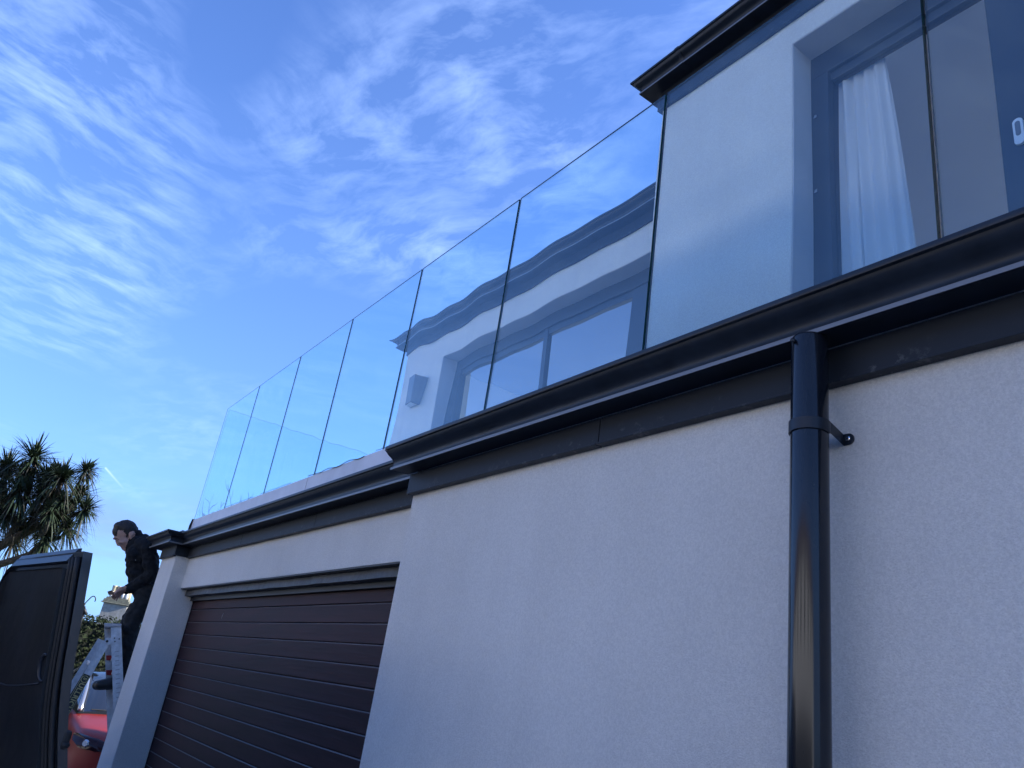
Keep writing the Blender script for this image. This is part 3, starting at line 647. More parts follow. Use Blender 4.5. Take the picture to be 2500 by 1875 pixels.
    for o, k in ((-.10, 0), (.11, -6)):
        cap(lp(364, 1458, o * .8), lp(324 + k, 1512, o), .098, .078, R); cap(lp(324 + k, 1512, o), lp(312 + k, 1575, o), .076, .066, R); cap(lp(312 + k, 1575, o), lp(306 + k, 1648, o), .066, .056, R)
        cap(lp(306 + k, 1640, o), lp(306 + k, 1662, o), .052, .050, B); cap(lp(308 + k, 1664, o), lp(272 + k, 1669, o), .050, .052, B); cap(lp(272 + k, 1669, o), lp(243 + k, 1673, o), .050, .040, B)
    body = blob_mesh(I, .0062, 3, 'cloth')
    add_mesh('body', body, [M_SKIN, M_JACK, M_TROU, M_BOOT], T)
    H = []
    H.append(('ell', lp(308, 1294), (.101, .096, .081), -.35, 0)); H.append(('ell', lp(297, 1291), (.080, .060, .077), -.45, 0)); H.append(('ell', lp(285, 1301), (.056, .036, .060), -.85, 0))
    H.append(('ell', lp(322, 1299), (.055, .07, .074), -.2, 0)); H.append(('cap', lp(302, 1277), lp(296, 1273), .02, .012, 0)); H.append(('cap', lp(313, 1299, -.066), lp(309.5, 1311, -.062), .014, .008, 0))
    add_mesh('hair', blob_mesh(H, .005, 2, 'hair'), [M_HAIR], T)
    mb = MB(); mb.tube([lp(281.5, 1315.5, -.044), lp(286, 1315.5, -.054), lp(291, 1317.5, -.062)], [.002, .003, .0015], 6); mb.build('eyebrow', M_HAIR, T, smooth=True)
    mb = MB(); mb.tube([lp(284.5, 1320, -.046), lp(289, 1321, -.056)], [.0022, .003], 8); mb.build('eye', M_HAIR, T, smooth=True)
    mb = MB()
    for (x0, y0, x1, y1) in ((330, 1361, 331, 1369), (334, 1362, 337, 1362.5), (334, 1365, 339, 1365.5)):
        mb.tube([lp(x0, y0, -.152), lp(x1, y1, -.152)], .003, 5)
    mb.build('chest_badge', mat('badge_grey', (.25, .26, .27), .7), T)
    mb = MB(); mb.prism([lp(262, 1444, -.085), lp(272, 1441, -.085), lp(279, 1446, -.085), (lp(277, 1452, -.085)), lp(265, 1452, -.085)], PD * .025)
    o = mb.build('small_item', mat('brown_timber', (.16, .09, .05), .7), origin=lp(270, 1447, -.08), bevel=.002); tag(o, 'small brown object pinched in the man\'s fingers', 'object')
person()

# ---- stepladder
def ladder():
    T = thing('stepladder', 'aluminium stepladder with a black and gold label on its back leg', 'ladder', (lp(283, 1690).x, lp(283, 1690).y, G))
    M_RED = mat('red_plastic', (.36, .02, .018), .45); M_LBL = mat('label_black', (.012, .012, .012), .4); M_GOLD = mat('label_gold', (.52, .45, .2), .4, metal=.2)
    NEAR, FAR = -.26, .20
    def rail(name, a, b, w, off, m=M_ALU):
        p, q = lp(*a, off), lp(*b, off); d = (q - p).normalized(); e = PD.cross(d).normalized()
        t = (G - p.z) / d.z; q = p + d * t; h = w / 2
        mb = MB(); pts = [p - e * h, q - e * h, q + e * h, p + e * h]
        mb.slab(pts, PD * .006); mb.slab([pts[0] + PD * .006, pts[1] + PD * .006, pts[1] + e * .004 + PD * .006, pts[0] + e * .004 + PD * .006], PD * .026); mb.slab([pts[3] + PD * .006, pts[2] + PD * .006, pts[2] - e * .004 + PD * .006, pts[3] - e * .004 + PD * .006], PD * .026)
        o = mb.build(name, m, T); return p, d, e
    f0 = rail('front_stile', (283, 1526), (288.5, 1680), .082, NEAR); f1 = rail('front_stile', (263, 1531), (267.5, 1680), .055, FAR - .03)
    b0 = rail('back_leg', (259.5, 1566), (194.5, 1680), .062, NEAR + .01); b1 = rail('back_leg', (246, 1561), (191, 1650), .050, FAR)
    # stamped ribs on the near stile
    mb = MB()
    for k in range(11):
        p = f0[0] + f0[1] * (.22 + .037 * k); mb.slab([p - f0[2] * .016 + f0[1] * (-.004) - PD * .0015, p - f0[2] * .016 + f0[1] * .004 - PD * .0015, p + f0[2] * .016 + f0[1] * .004 - PD * .0015, p + f0[2] * .016 - f0[1] * .004 - PD * .0015], PD * .002)
    mb.build('stamped_rib', mat('worn_alu', (.34, .35, .36), .5, metal=.5), T)['kind'] = 'stuff'
    # cap, hinge plate, bolts
    mb = MB(); a = [lp(254, 1521, NEAR - .02), lp(297, 1523, NEAR - .02), lp(296, 1530, NEAR - .02), lp(256, 1531, NEAR - .02)]
    mb.slab(a, PD * (FAR - NEAR + .04)); mb.build('top_cap', mat('cap_grey', (.4, .41, .43), .5), T, bevel=.006)
    mb = MB(); mb.prism([lp(x, y, NEAR - .012) for x, y in ((258, 1558), (272, 1557), (296, 1555), (297, 1567), (280, 1570), (264, 1574), (257, 1572), (254, 1566))], PD * .006); hp = mb.build('hinge_plate', M_ALU, T)
    for x, y, r in ((261.5, 1565.6, .011), (279.5, 1558, .006), (280.5, 1566, .006), (291, 1560, .006)):
        mb = MB(); c = lp(x, y, NEAR - .013); mb.tube([c, c - PD * .004], r, 10); mb.build('bolt', M_SEAL, hp)
    # treads between the stiles, red tread brackets, back braces
    for k, y in enumerate((1558, 1606, 1640, 1690)):
        c = lp(284 + k * 1.5, y, NEAR + .008); e = f0[2]
        mb = MB(); mb.slab([c - e * .04, c + e * .04, c + e * .04 - UP * .022, c - e * .04 - UP * .022], PD * (FAR - NEAR - .05)); mb.build('tread', M_ALU, T, bevel=.003)
    for y in (1606, 1642):
        a = [lp(259, y - 6, FAR - .045), lp(274, y - 6, FAR - .045), lp(274, y + 6.5, FAR - .045), lp(259.5, y + 6, FAR - .045)]; mb = MB(); mb.slab(a, PD * .012); mb.build('tread_bracket', M_RED, T, bevel=.002)
    mb = MB(); p, q = b0[0] + b0[1] * .20, b1[0] + b1[1] * .20; mb.slab([p - UP * .012, p + UP * .012, p + UP * .012 + b0[1] * .012, p - UP * .012 + b0[1] * .012], q - p); mb.build('brace', M_ALU, T)
    # label with lettering
    s0, s1 = .285, .72; p, d, e = b0; nrm = -PD
    mb = MB(); base = p + nrm * .0015; mb.slab([base + d * s0 - e * .030, base + d * s1 - e * .030, base + d * s1 + e * .030, base + d * s0 + e * .030], nrm * .0008); lb = mb.build('label', M_LBL, T)
    e2 = e if e.dot(RIGHT) > 0 else -e
    def text(body, s, size):
        cu = bpy.data.curves.new('t', 'FONT'); cu.body = body; cu.size = size; cu.extrude = .0004; cu.align_y = 'CENTER'; cu.offset = .0012; cu.space_character = 1.08
        ob = bpy.data.objects.new('t', cu); COL.objects.link(ob); dg = bpy.context.evaluated_depsgraph_get(); me = bpy.data.meshes.new_from_object(ob.evaluated_get(dg)); bpy.data.objects.remove(ob)
        m = Matrix((d, e2, d.cross(e2))).transposed().to_4x4(); m.translation = base + nrm * .0016 + d * s
        me.transform(m); me.materials.clear(); me.materials.append(M_GOLD); o = bpy.data.objects.new('lettering', me); COL.objects.link(o); o.parent = lb; o.location = -WORLD[lb]; return o
    text('ULLRICH', s0 + .07, .054)
    text('S', s0 + .026, .036)
    mb = MB(); c = base + nrm * .0012 + d * (s0 + .038); n = 28
    mb.add([c + (d * math.cos(2 * math.pi * k / n) + e2 * math.sin(2 * math.pi * k / n)) * r + nrm * h for h in (0, .0008) for r in (.024, .0285) for k in range(n)],
           [f for k in range(n) for k2 in ((k + 1) % n,) for f in ((k + 2 * n, k2 + 2 * n, k2 + 3 * n, k + 3 * n), (k, k2, k2 + 2 * n, k + 2 * n), (k + n, k + 3 * n, k2 + 3 * n, k2 + n))])
    mb.build('logo_ring', M_GOLD, lb)
    for sg in (-1, 1):
        mb = MB(); q = base + nrm * .0010; mb.slab([q + d * s0 + e * .0265 * sg, q + d * s1 + e * .0265 * sg, q + d * s1 + e * .0290 * sg, q + d * s0 + e * .0290 * sg], nrm * .0006); mb.build('gold_line', M_GOLD, lb)
ladder()

# ---- van with one rear door open towards us
def van():
    M_VAN = mat('van_paint_dark', (.008, .010, .014), .28, coat=.6, noise=3, namp=.3); M_TRIM = mat('van_inner_trim', (.008, .0095, .012), .42, spec=.5, noise=5, namp=.5, bump=.003, bscale=9, rvar=.2); M_RUB = mat('rubber_seal', (.006, .006, .006), .6); M_CAP = mat('van_door_top', (.018, .020, .025), .45, spec=.35, noise=6, namp=.2)
    T = thing('van', 'dark van with its rear door open, seen from the inner side', 'van', (-5.5, -.8, G))
    XF, XH = -2.5, -3.36
    edge = [on(x, y, V((XF, 0, 0)), V((1, 0, 0))) for x, y in ((228, 1347), (221, 1385), (214, 1425), (200, 1510), (185, 1598), (175, 1665), (169, 1723), (165, 1800), (165, 1875))]
    zs = [p.z for p in edge]; ys = [p.y - .024 for p in edge]
    zb = -1.0
    zs = [zs[0] + .012] + zs + [zs[-1] - .25, zb]; ys = [ys[0]] + ys + [ys[-1] - .01, ys[-1] - .04]
    def yat(s, i): return (.172 + .72 * (ys[i] - ys[0])) * (1 - s) + ys[i] * s
    def xat(s): return XH + (XF - XH) * s
    ns = 18; S = [k / ns for k in range(ns + 1)]
    def top_drop(s): return .10 * max(0, (.1 - s) / .1) ** 2.2
    def sheet(name, m, s0, s1, i0, i1, dy0, dy1, parent, ztrim=0, bev=0):
        mb = MB(); sv = [s0 + (s1 - s0) * k / ns for k in range(ns + 1)]; rows = list(range(i0, i1 + 1)); vs = []
        for dy in (dy0, dy1):
            for i in rows:
                for s in sv:
                    z = zs[i] - (ztrim if i == i0 else 0); dr = top_drop((s - s0) / max(1e-6, (s1 - s0))); z = min(z, zs[i0] - ztrim - dr)
                    vs.append((xat(s), yat(s, i) + dy, z))
        n = len(sv); m_ = len(rows); o_ = n * m_
        fs = [(a * n + k + q, a * n + k + 1 + q, (a + 1) * n + k + 1 + q, (a + 1) * n + k + q) for q in (0, o_) for a in range(m_ - 1) for k in range(n - 1)]
        ring = [k for k in range(n)] + [a * n + n - 1 for a in range(1, m_)] + [(m_ - 1) * n + k for k in range(n - 2, -1, -1)] + [a * n for a in range(m_ - 2, 0, -1)]
        fs += [(ring[k], ring[(k + 1) % len(ring)], ring[(k + 1) % len(ring)] + o_, ring[k] + o_) for k in range(len(ring))]
        mb.add(vs, fs, 0); o = mb.build(name, m, parent, bevel=bev); sharp(o, 35); return o
    door = sheet('rear_door', M_VAN, 0, 1, 1, len(zs) - 1, .0, .024, T, .004); door['label'] = 'open rear door of the van'
    sheet('inner_panel', M_TRIM, .035, .875, 1, len(zs) - 1, -.016, -.001, door, .05)
    # pale sloping top of the door
    mb = MB(); vs = []
    for s in S:
        y = yat(s, 1); dr = top_drop(s); zt = zs[1] - dr
        vs += [(xat(s), y - .010, zt - .030 + dr * .3), (xat(s), y + .010, zt + .010), (xat(s), y + .018, zt + .012), (xat(s), y + .022, zt - .04)]
    vs = [v for k, v in enumerate(vs) if k // 4 <= int(ns * .93)]; n = len(vs) // 4
    mb.add(vs, [(a * 4 + j, a * 4 + (j + 1) % 4, (a + 1) * 4 + (j + 1) % 4, (a + 1) * 4 + j) for a in range(n - 1) for j in range(4)] + [(0, 1, 2, 3), tuple(range(n * 4 - 4, n * 4))]); o = mb.build('door_top', M_CAP, door); sharp(o, 50)
    # seals along the free edge
    for s, r in ((.905, .006), (.935, .005), (.985, .008)):
        mb = MB(); mb.tube([(xat(s), yat(s, i) - .004, zs[i] - .02) for i in range(1, len(zs))], r, 8); mb.build('door_seal', M_RUB, door, smooth=True)
    # pull recess
    hx = on(151, 1640, V((0, 0, 0)) + V((0, yat(.83, 5) - .016, 0)), V((0, 1, 0)))
    c = V((xat(.865), 0, on(160, 1638, V((xat(.865), 0, 0)), V((1, 0, 0))).z)); R_ = .034
    def ysurf(s, z): return float(np.interp(-z, [-q for q in zs], [yat(s, i) for i in range(len(zs))]))
    mb = MB(); pts = []
    for k in range(17):
        a = math.radians(70 + 220 * k / 16); x = c.x + R_ * .95 * math.cos(a); z = c.z + R_ * math.sin(a); s_ = (x - XH) / (XF - XH); pts.append((x, ysurf(s_, z) - .018, z))
    mb.tube(pts, [.002 + .006 * math.sin(math.pi * k / 16) for k in range(17)], 8); mb.build('door_pull', M_CAP, door, smooth=True)
    mb = MB(); pts = []
    for (x, y, s_) in ((0, 1662, .2), (40, 1677, .45), (80, 1679, .6), (120, 1677, .75), (150, 1675, .84)):
        z = on(x, y, V((xat(s_), 0, 0)), V((1, 0, 0))).z; pts.append((xat(s_), ysurf(s_, z) - .017, z))
    mb.tube(pts, .0028, 6); mb.build('panel_ridge', M_CAP, door, smooth=True)
    mb = MB(); q = on(174, 1800, V((XF + .01, 0, 0)), V((1, 0, 0)))
    mb.box(XF - .02, XF + .002, q.y - .02, q.y + .002, q.z - .035, q.z + .015); mb.box(XF - .012, XF + .006, q.y - .018, q.y + .005, q.z - .03, q.z - .012); mb.build('door_latch', M_RUB, door, bevel=.008)
    # body shell (out of the picture to the left)
    def loft(name, secs, m, parent):
        n = len(secs[0]); mb = MB(); mb.add([p for s_ in secs for p in s_], [(i * n + k, i * n + (k + 1) % n, (i + 1) * n + (k + 1) % n, (i + 1) * n + k) for i in range(len(secs) - 1) for k in range(n)] + [tuple(range(n)), tuple(range((len(secs) - 1) * n, len(secs) * n))])
        o = mb.build(name, m, parent, bevel=.02); return o
    def sec(x, zt, w=.92, zb_=-1.25, yc=-.80):
        r = .12; return [(x, yc - w, zb_), (x, yc - w, -.4), (x, yc - w * .97, zt - r), (x, yc - w * .88, zt), (x, yc + w * .88, zt), (x, yc + w * .97, zt - r), (x, yc + w, -.4), (x, yc + w, zb_)]
    loft('body', [sec(-3.42, .33), (sec(-6.2, .36)), sec(-6.6, .33), sec(-7.3, -.28, .9), sec(-8.0, -.42, .86), sec(-8.15, -.7, .82)], M_VAN, T)
    for x in (-4.2, -7.2):
        for y in (-1.66, .06):
            mb = MB(); mb.tube([(x, y - .11, G + .32), (x, y + .0, G + .32)], .32, 24); w = mb.build('wheel', M_RUB, T)
            mb = MB(); mb.tube([(x, y - (.115 if y < -1 else -.0), G + .32), (x, y - (.12 if y < -1 else -.006), G + .32)], .2, 18); mb.build('rim', M_CAP, w)
    mb = MB(); mb.box(-3.43, -3.34, -1.70, .08, -1.22, -1.08); mb.build('bumper', M_RUB, T, bevel=.02)
    mb = MB(); mb.box(-3.43, -3.40, -1.70, -.83, -1.05, .22); mb.build('rear_door', M_VAN, T, bevel=.015)
van()

# ---- red car beyond the ladder
def car():
    M_RED = mat('car_paint_red', (.26, .018, .007), .42, coat=.05, noise=2, namp=.05); M_GL = mat('car_glass', (.02, .024, .03), .04, spec=.7); M_BLK = mat('car_black_trim', (.010, .010, .011), .4); M_LENS = mat('lamp_lens', (.028, .008, .010), .12, spec=.3); M_CLR = mat('lamp_clear', (.55, .57, .6), .15, metal=.6); M_RUB = mat('tyre', (.012, .012, .012), .8)
    X0, YC = -9.9, 2.50
    T = thing('car', 'low red car facing us beyond the stepladder, partly hidden by the pier', 'car', (X0 - 2, YC, G))
    def P(u, w, z): return V((X0 - u, YC + w, G + z))
    st = [  # u, half width, bottom, bumper line, shoulder, top
        (-.02, .50, .26, .38, .52, .58), (.05, .66, .20, .38, .60, .655), (.16, .775, .18, .40, .66, .71), (.38, .825, .18, .43, .71, .765), (.8, .845, .18, .46, .755, .815), (1.12, .85, .18, .48, .785, .85), (1.8, .86, .18, .48, .81, .87), (2.8, .86, .18, .48, .82, .88), (3.5, .84, .2, .48, .83, .88), (3.85, .74, .26, .48, .8, .84), (3.92, .6, .33, .48, .7, .75)]
    secs = []
    for u, w, b, m, sh, t in st:
        half = [(w * .86, b), (w * .97, b + .06), (w, m), (w * .995, (m + sh) / 2), (w * .975, sh), (w * .9, (sh + t) / 2 + .012), (w * .62, t), (w * .3, t + .012), (0, t + .015)]
        secs.append([P(u, x, z) for x, z in half] + [P(u, -x, z) for x, z in half[-2::-1]])
    n = len(secs[0]); mb = MB(); mb.add([p for s_ in secs for p in s_], [(i * n + k, i * n + k + 1, (i + 1) * n + k + 1, (i + 1) * n + k) for i in range(len(secs) - 1) for k in range(n - 1)] + [tuple(range(n)), tuple(range((len(secs) - 1) * n, len(secs) * n))] + [(i * n, (i + 1) * n, (i + 1) * n + n - 1, i * n + n - 1) for i in range(len(secs) - 1)])
    b = mb.build('body', M_RED, T, smooth=True); sb = b.modifiers.new('s', 'SUBSURF'); sb.levels = sb.render_levels = 2
    # cabin glass then roof and pillars
    cs = [(1.0, .74, .70, .82, .86), (1.5, .74, .63, .84, 1.07), (1.95, .74, .58, .84, 1.23), (2.7, .74, .58, .84, 1.26), (3.2, .74, .57, .84, 1.2), (3.75, .66, .58, .82, .9)]
    secs = [[P(u, wb, zb_), P(u, wb * .97, (zb_ + zt) / 2), P(u, wt, zt - .02), P(u, wt * .6, zt + .02), P(u, -wt * .6, zt + .02), P(u, -wt, zt - .02), P(u, -wb * .97, (zb_ + zt) / 2), P(u, -wb, zb_)] for u, wb, wt, zb_, zt in cs]
    n = 8; mb = MB(); mb.add([p for s_ in secs for p in s_], [(i * n + k, i * n + (k + 1) % n, (i + 1) * n + (k + 1) % n, (i + 1) * n + k) for i in range(len(secs) - 1) for k in range(n)] + [tuple(range(n)), tuple(range((len(secs) - 1) * n, len(secs) * n))]); g = mb.build('cabin_glass', M_GL, T, smooth=True); sharp(g, 60)
    for sg in (-1, 1):
        mb = MB(); mb.tube([P(1.0, sg * .72, .86), P(1.5, sg * .645, 1.065), P(1.95, sg * .595, 1.23), P(2.7, sg * .595, 1.265), P(3.2, sg * .58, 1.2), P(3.8, sg * .62, .88)], .026, 8); mb.build('roof_pillar', mat('bright_pillar', (.45, .46, .48), .15, metal=.7), T, smooth=True)
        # headlamp, mirror, wheels
        mb = MB(); m = P(.16, sg * .64, .655)
        bmx = [(-.01, .44, .56), (.02, .46, .615), (.08, .60, .655), (.26, .775, .685), (.34, .808, .67), (.28, .808, .61), (.14, .75, .555), (.04, .60, .54)]
        cen = P(.1, sg * .66, .61); pts = [P(u - .022, sg * (w + .012), z) for u, w, z in bmx]; mb.add(pts + [cen + V((.055, sg * .03, .01))] + [P(u + .05, sg * (w - .05), z) for u, w, z in bmx], [(i, (i + 1) % 8, 8) for i in range(8)] + [(i, i + 9, (i + 1) % 8 + 9, (i + 1) % 8) for i in range(8)])
        h = mb.build('headlamp', M_LENS, T); sharp(h, 60)
        mb = MB(); c = P(.09, sg * .71, .605); mb.tube([c + V((.018, 0, 0)), c + V((.032, sg * .012, 0))], [.038, .028], 14); mb.build('bulb_reflector', M_CLR, h)
        mb = MB(); c = P(1.22, sg * .90, .895); mb.box(c.x - .06, c.x + .06, c.y - .10, c.y + .10, c.z - .055, c.z + .055); mi = mb.build('mirror', M_BLK, T, bevel=.03)
        for u in (.72, 3.2):
            c = P(u, sg * .76, .31); mb = MB(); mb.tube([c + V((0, -.1, 0)), c + V((0, .1, 0))], .31, 24); w = mb.build('wheel', M_RUB, T); mb = MB(); mb.tube([c + V((0, sg * .1, 0)), c + V((0, sg * .106, 0))], .2, 20); mb.build('rim', M_CLR, w)
    mb = MB(); mb.tube([P(1.0, -.6, .875), P(1.06, -.1, .90)], .008, 6); mb.tube([P(1.0, .1, .875), P(1.06, .6, .90)], .008, 6); mb.build('wiper', M_BLK, T)
    mb = MB(); mb.box(X0 + .005, X0 + .03, YC - .45, YC + .45, G + .30, G + .42); mb.build('grille', M_BLK, T, bevel=.01)
car()

# ---- hedge
def leaf_cards(pts, dirs, size, mbm):
    for p, d in zip(pts, dirs):
        d = V(d).normalized(); q = d.orthogonal().normalized(); q = Matrix.Rotation(random.uniform(0, 6.28), 3, d) @ q; w = d.cross(q); s = size * random.uniform(.6, 1.3); p = V(p)
        mbm.add([p - q * s * .5, p + w * s * .3, p + q * s * .5, p - w * s * .3], [(0, 1, 2, 3)])
def hedge():
    x0, x1, y0, y1, zt = -15.9, -14.9, -4.5, 9.0, .45
    M_HL = mat('hedge_leaf', (.009, .016, .006), .7, spec=.15, noise=1.7, col2=(.022, .032, .011)); M_HC = mat('hedge_core', (.010, .014, .007), .95)
    T = thing('hedge', 'tall clipped green hedge behind the stepladder and red car', 'hedge', ((x0 + x1) / 2, 2, G))
    mb = MB(); mb.box(x0 + .1, x1 - .12, y0, y1, G, zt - .1); mb.build('core', M_HC, T)
    mb = MB(); pts = []; dirs = []
    for _ in range(26000):
        f = random.random(); y = random.uniform(y0, y1)
        if f < .72: p = (x1 + random.gauss(-.03, .06) + .05 * math.sin(y * 5), y, random.uniform(G, zt)); d = (1, random.gauss(0, .6), random.gauss(.4, .6))
        else: p = (random.uniform(x0, x1), y, zt + random.gauss(-.03, .035)); d = (random.gauss(.2, .5), random.gauss(0, .5), 1)
        pts.append(p); dirs.append(d)
    leaf_cards(pts, dirs, .06, mb)
    # upright sprays
    for _ in range(900):
        y = random.uniform(y0, y1); z = random.uniform(G + .3, zt - .15); p = V((x1 + random.uniform(0, .1), y, z)); d = V((random.uniform(.2, .7), random.gauss(0, .5), random.uniform(.3, 1))).normalized(); w = d.orthogonal().normalized() * .012
        mb.add([p - w, p + w, p + d * random.uniform(.1, .22)], [(0, 1, 2)])
    o = mb.build('foliage', M_HL, T); o['kind'] = 'stuff'
hedge()

# ---- cabbage palm
def palm():
    D = 18.0; c0 = at(-90, 1420, D)
    T = thing('palm_tree', 'spiky many-headed palm tree rising behind the open van door', 'tree', (c0.x, c0.y, G - .3))
    M_LF = mat('palm_leaf', (.024, .040, .022), .55, spec=.3, noise=3, col2=(.042, .062, .032)); M_DRY = mat('palm_dry_leaf', (.055, .052, .038), .8, noise=3, namp=.3); M_BK = mat('palm_bark', (.075, .06, .048), .9, noise=9, namp=.35, bump=.02, bscale=24)
    tufts = [(80, 1122, 0, 66, 1), (12, 1150, .4, 68, 1), (-45, 1190, 0, 66, 1), (208, 1152, .1, 40, .6), (150, 1170, -.3, 56, .8), (112, 1168, .5, 52, .9), (45, 1205, -.4, 62, .9), (188, 1215, .3, 52, .8), (100, 1215, -.2, 48, .45), (140, 1235, .5, 48, .7), (10, 1250, .4, 62, .9), (80, 1262, .3, 62, .9), (205, 1245, -.2, 42, .75), (160, 1290, 0, 54, .9), (110, 1318, -.3, 52, .9), (-30, 1290, .1, 60, .9), (30, 1320, .6, 50, .7)]
    tufts += [(random.uniform(-40, 205), random.uniform(1135, 1300), random.uniform(-.6, .8), random.uniform(26, 44), random.uniform(.3, .8)) for _ in range(16)]
    mb = MB(); base = V((c0.x, c0.y, G - .3)); fork = at(-60, 1360, D)
    mb.tube([base, base * .5 + fork * .5 + V((.05, .08, 0)), fork], [.22, .19, .16], 10); mb.build('trunk', M_BK, T, smooth=True)
    mids = {}
    def branch(pts, r0, r1):
        m = MB(); n = len(pts); m.tube(pts, [r0 + (r1 - r0) * k / (n - 1) for k in range(n)], 8); m.build('branch', M_BK, T, smooth=True)
    A = at(20, 1322, D); B = at(85, 1290, D + .1); C = at(140, 1262, D); E_ = at(40, 1365, D - .2); F_ = at(0, 1240, D + .2)
    branch([fork, at(-20, 1345, D), A, B, C, at(185, 1238, D + .1)], .13, .06); branch([fork, at(0, 1378, D - .1), E_, at(75, 1352, D - .2), at(100, 1325, D - .2), at(150, 1312, D)], .10, .045)
    branch([fork, at(-25, 1290, D), F_, at(15, 1190, D + .3)], .11, .06); branch([A, at(45, 1270, D + .2), at(72, 1190, D), at(80, 1145, D)], .09, .05)
    for (x, y, o, r, g) in tufts:
        src = min((A, B, C, E_, F_), key=lambda q: (q - at(x, y, D + o)).length); t = at(x, y, D + o); branch([src, src * .4 + t * .6 + V((0, 0, -.08)), t], .042, .026)
    for (x, y, o, r, g) in tufts:
        c = at(x, y, D + o); R_ = r / F * D; m = MB(); ax = (c - fork).normalized() * .55 + UP * .5; ax.normalize()
        nl = 240
        for k in range(nl):
            v = V(RNG.normal(size=3)).normalized(); v = (v + ax * random.uniform(.1, 1.1)).normalized(); ln = R_ * random.uniform(.8, 1.5); dry = random.random() > .5 + .5 * g or v.dot(ax) < -.45
            sag = random.uniform(.08, .75) * (1.5 if dry else 1) * ln; w = v.cross(UP); w = (w if w.length > .1 else v.orthogonal()).normalized() * random.uniform(.012, .021) * (.7 if dry else 1)
            pts = [c + v * ln * s - UP * sag * s * s for s in (.04, .35, .7, 1.0)]; ws = (.7, 1, .8, .08)
            m.add([p + w * q * sg for p, q in zip(pts, ws) for sg in (-1, 1)], [(0, 1, 3, 2), (2, 3, 5, 4), (4, 5, 7, 6)], 1 if dry else 0)
        m.build('leaf_head', [M_LF, M_DRY], T)['kind'] = 'stuff'
palm()

# ---- neighbouring house: only its chimney clears the hedge
def neighbour():
    D = 45; P0 = at(270, 1512, D); nf = V((.94, -.34, 0)).normalized(); nr = V((.34, .94, 0)).normalized(); s = D / F
    T = thing('neighbour_house', 'grey stone chimney with a row of pale pots above the hedge', 'house', (P0.x, P0.y, G - 2.6))
    M_ST = mat('chimney_stone', (.33, .315, .28), .85, noise=6, namp=.2, bump=.01, bscale=20); M_MOSS = mat('mossy_stone', (.15, .15, .11), .9, noise=9, namp=.35); M_POT = mat('white_pot', (.68, .66, .62), .6, noise=5, namp=.1); M_BUFF = mat('buff_pot', (.62, .50, .30), .7, noise=4, namp=.15); M_TL = mat('slate_roof', (.09, .09, .1), .7, noise=5, namp=.2)
    C = P0 - nf * .45
    def blk(name, hw, hd, z0, z1, m, taper=1.0):
        mb = MB(); lo = [C + nr * a * hw + nf * b * hd + UP * z0 for a, b in ((-1, 1), (1, 1), (1, -1), (-1, -1))]; hi = [C + nr * a * hw * taper + nf * b * hd * taper + UP * z1 for a, b in ((-1, 1), (1, 1), (1, -1), (-1, -1))]
        mb.quad8(lo, hi); return mb.build(name, m, T, bevel=.01)
    st = blk('chimney_stack', .66, .45, -1.6, .86, M_ST, .98)
    for args in ((.80, .57, .861, .92), (.72, .50, .921, 1.08), (.62, .42, 1.081, 1.2)):
        o = blk('cornice', args[0], args[1], args[2], args[3], M_MOSS, .95)
    for k in range(5):
        c = C + nr * (-.42 + .21 * k) + nf * .26 + UP * 1.2; mb = MB(); mb.tube([c, c + UP * .12, c + UP * .25, c + UP * .32, c + UP * .33], [.085, .095, .09, .075, .06], 14); mb.build('chimney_pot', M_POT, T, smooth=True)
    for k in range(4):
        c = C + nr * (-.42 + .28 * k) - nf * .15 + UP * 1.2; mb = MB(); mb.tube([c, c + UP * .45, c + UP * .62, c + UP * .68], [.16, .14, .15, .16], 14); mb.build('chimney_pot', M_BUFF, T, smooth=True)
    g = G - 2.6; rz = P0.z - .25
    def Q(a, b, z): p = C + nr * a + nf * b; return V((p.x, p.y, z))
    mb = MB(); mb.quad8([Q(-6, 4.5, g), Q(6, 4.5, g), Q(6, -4.5, g), Q(-6, -4.5, g)], [Q(-6, 4.5, g + 2.9), Q(6, 4.5, g + 2.9), Q(6, -4.5, g + 2.9), Q(-6, -4.5, g + 2.9)]); mb.build('wall', M_POT, T)
    mb = MB(); mb.add([Q(-6.4, 5, g + 2.85), Q(6.4, 5, g + 2.85), Q(6.4, -5, g + 2.85), Q(-6.4, -5, g + 2.85), Q(-6.4, 0, rz), Q(6.4, 0, rz)], [(0, 1, 5, 4), (2, 3, 4, 5), (1, 2, 5), (3, 0, 4), (0, 3, 2, 1)]); mb.build('roof', M_TL, T)
neighbour()

# ---- crook-topped pole by the van door
def crook():
    D = 11.5; M_ = mat('black_iron', (.010, .010, .010), .5)
    b = at(203, 1500, D); T = thing('crook_pole', 'black iron crook on a pole beside the edge of the van door', 'pole', (b.x, b.y, G))
    mb = MB(); mb.tube([V((b.x, b.y, G)), b, at(203, 1480, D), at(207, 1474, D)], .016, 8); mb.build('pole', M_, T, smooth=True)
    mb = MB(); mb.tube([at(205, 1476, D), at(213, 1467.5, D), at(221, 1459.5, D), at(225, 1456.3, D), at(229, 1455.5, D), at(232, 1457.5, D), at(233.6, 1461.5, D), at(233, 1465.5, D), at(231.3, 1468.5, D)], .0075, 8); mb.build('hook', M_, T, smooth=True)
    mb = MB(); mb.tube([at(203, 1484, D), at(206, 1490, D), at(209, 1498, D), at(209.5, 1501, D)], [.02, .03, .022, .008], 8); mb.tube([at(203, 1481, D), at(209, 1482, D)], [.012, .008], 6); mb.tube([at(204, 1486, D), at(208.5, 1485, D)], [.012, .008], 6); mb.build('bracket', M_, T, smooth=True)
crook()

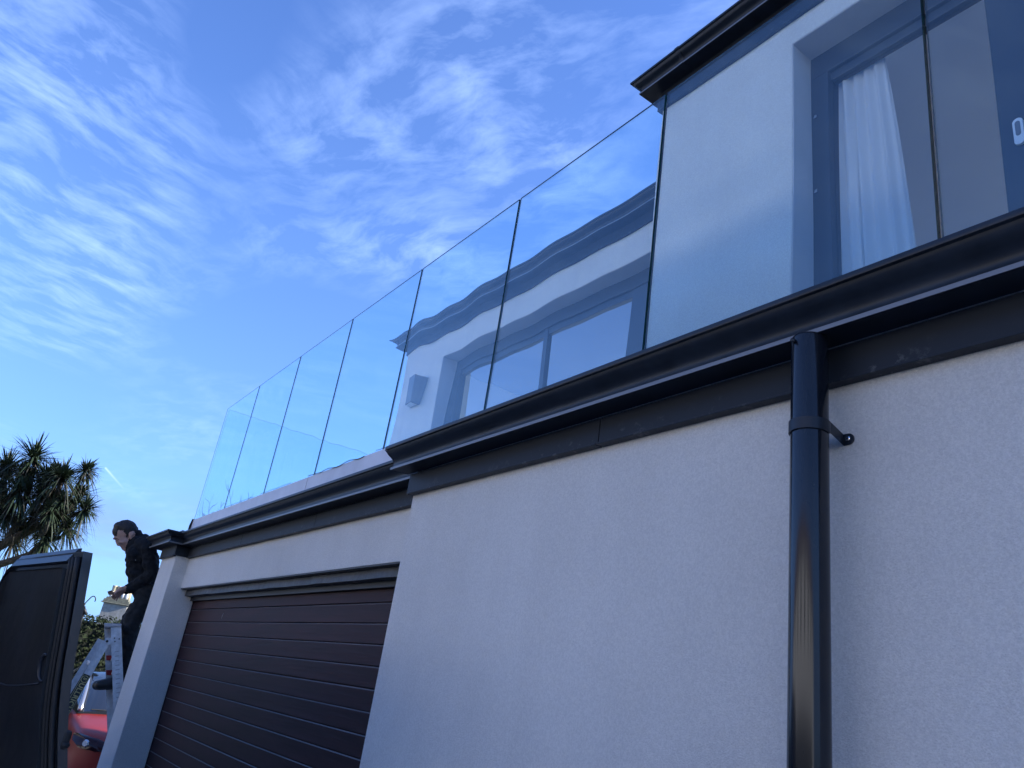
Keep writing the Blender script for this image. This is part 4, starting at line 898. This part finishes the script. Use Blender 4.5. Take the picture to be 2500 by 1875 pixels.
# ---- unseen sunlit houses added across the drive behind the viewer to light the shaded front
def opposite():
    T = thing('added_townhouse_row', 'long cream rendered townhouse row added across the street, unseen behind the viewer', 'house', (-3, -14, G))
    M_CR = mat('cream_render', (.79, .79, .78), .8, noise=1.5, namp=.06); M_TILE = mat('brown_roof_tile', (.16, .09, .06), .8, noise=4, namp=.25); M_WN = mat('opposite_window', (.03, .035, .04), .08)
    x0, x1, yf, yb, zw = -30, 22, -14, -23, G + 5.6
    mb = MB(); mb.box(x0, x1, yb, yf, G - .1, zw); mb.build('wall', M_CR, T)
    mb = MB(); mb.add([(x0 - .4, yf + .5, zw - .05), (x1 + .4, yf + .5, zw - .05), (x1 + .4, yb - .5, zw - .05), (x0 - .4, yb - .5, zw - .05), (x0 + 3, (yf + yb) / 2, zw + 2.4), (x1 - 3, (yf + yb) / 2, zw + 2.4)], [(0, 1, 5, 4), (1, 2, 5), (2, 3, 4, 5), (3, 0, 4), (0, 3, 2, 1)]); mb.build('roof', M_TILE, T)
    for k in range(9):
        cx = x0 + 3.2 + k * 5.7
        for cz, h in ((G + 1.7, 1.3), (G + 4.3, 1.2)):
            mb = MB(); mb.box(cx - .8, cx + .8, yf - .02, yf + .015, cz - h / 2, cz + h / 2); w = mb.build('window', M_WN, T)
            mb = MB(); mb.box(cx - .9, cx + .9, yf + .002, yf + .12, cz - h / 2 - .1, cz - h / 2); mb.build('sill', M_CR, w)
opposite()

def added_street_hedge():  # unseen hedge added to darken the low reflection in the downpipe
    T = thing('added_street_hedge', 'dark hedge added along the street, unseen behind the viewer', 'hedge', (-4, -11.6, G))
    mb = MB(); mb.box(-24, 14, -12.0, -11.2, G - .05, G + 2.2); mb.build('core', MATS['hedge_core'], T)
    mb = MB(); pts = [(random.uniform(-24, 14), -11.2 + random.gauss(.02, .06), random.uniform(G, G + 2.35)) for _ in range(8000)]; leaf_cards(pts, [(random.gauss(0, .5), 1, random.gauss(.3, .5)) for _ in pts], .12, mb)
    mb.build('foliage', MATS['hedge_leaf'], T)['kind'] = 'stuff'
added_street_hedge()
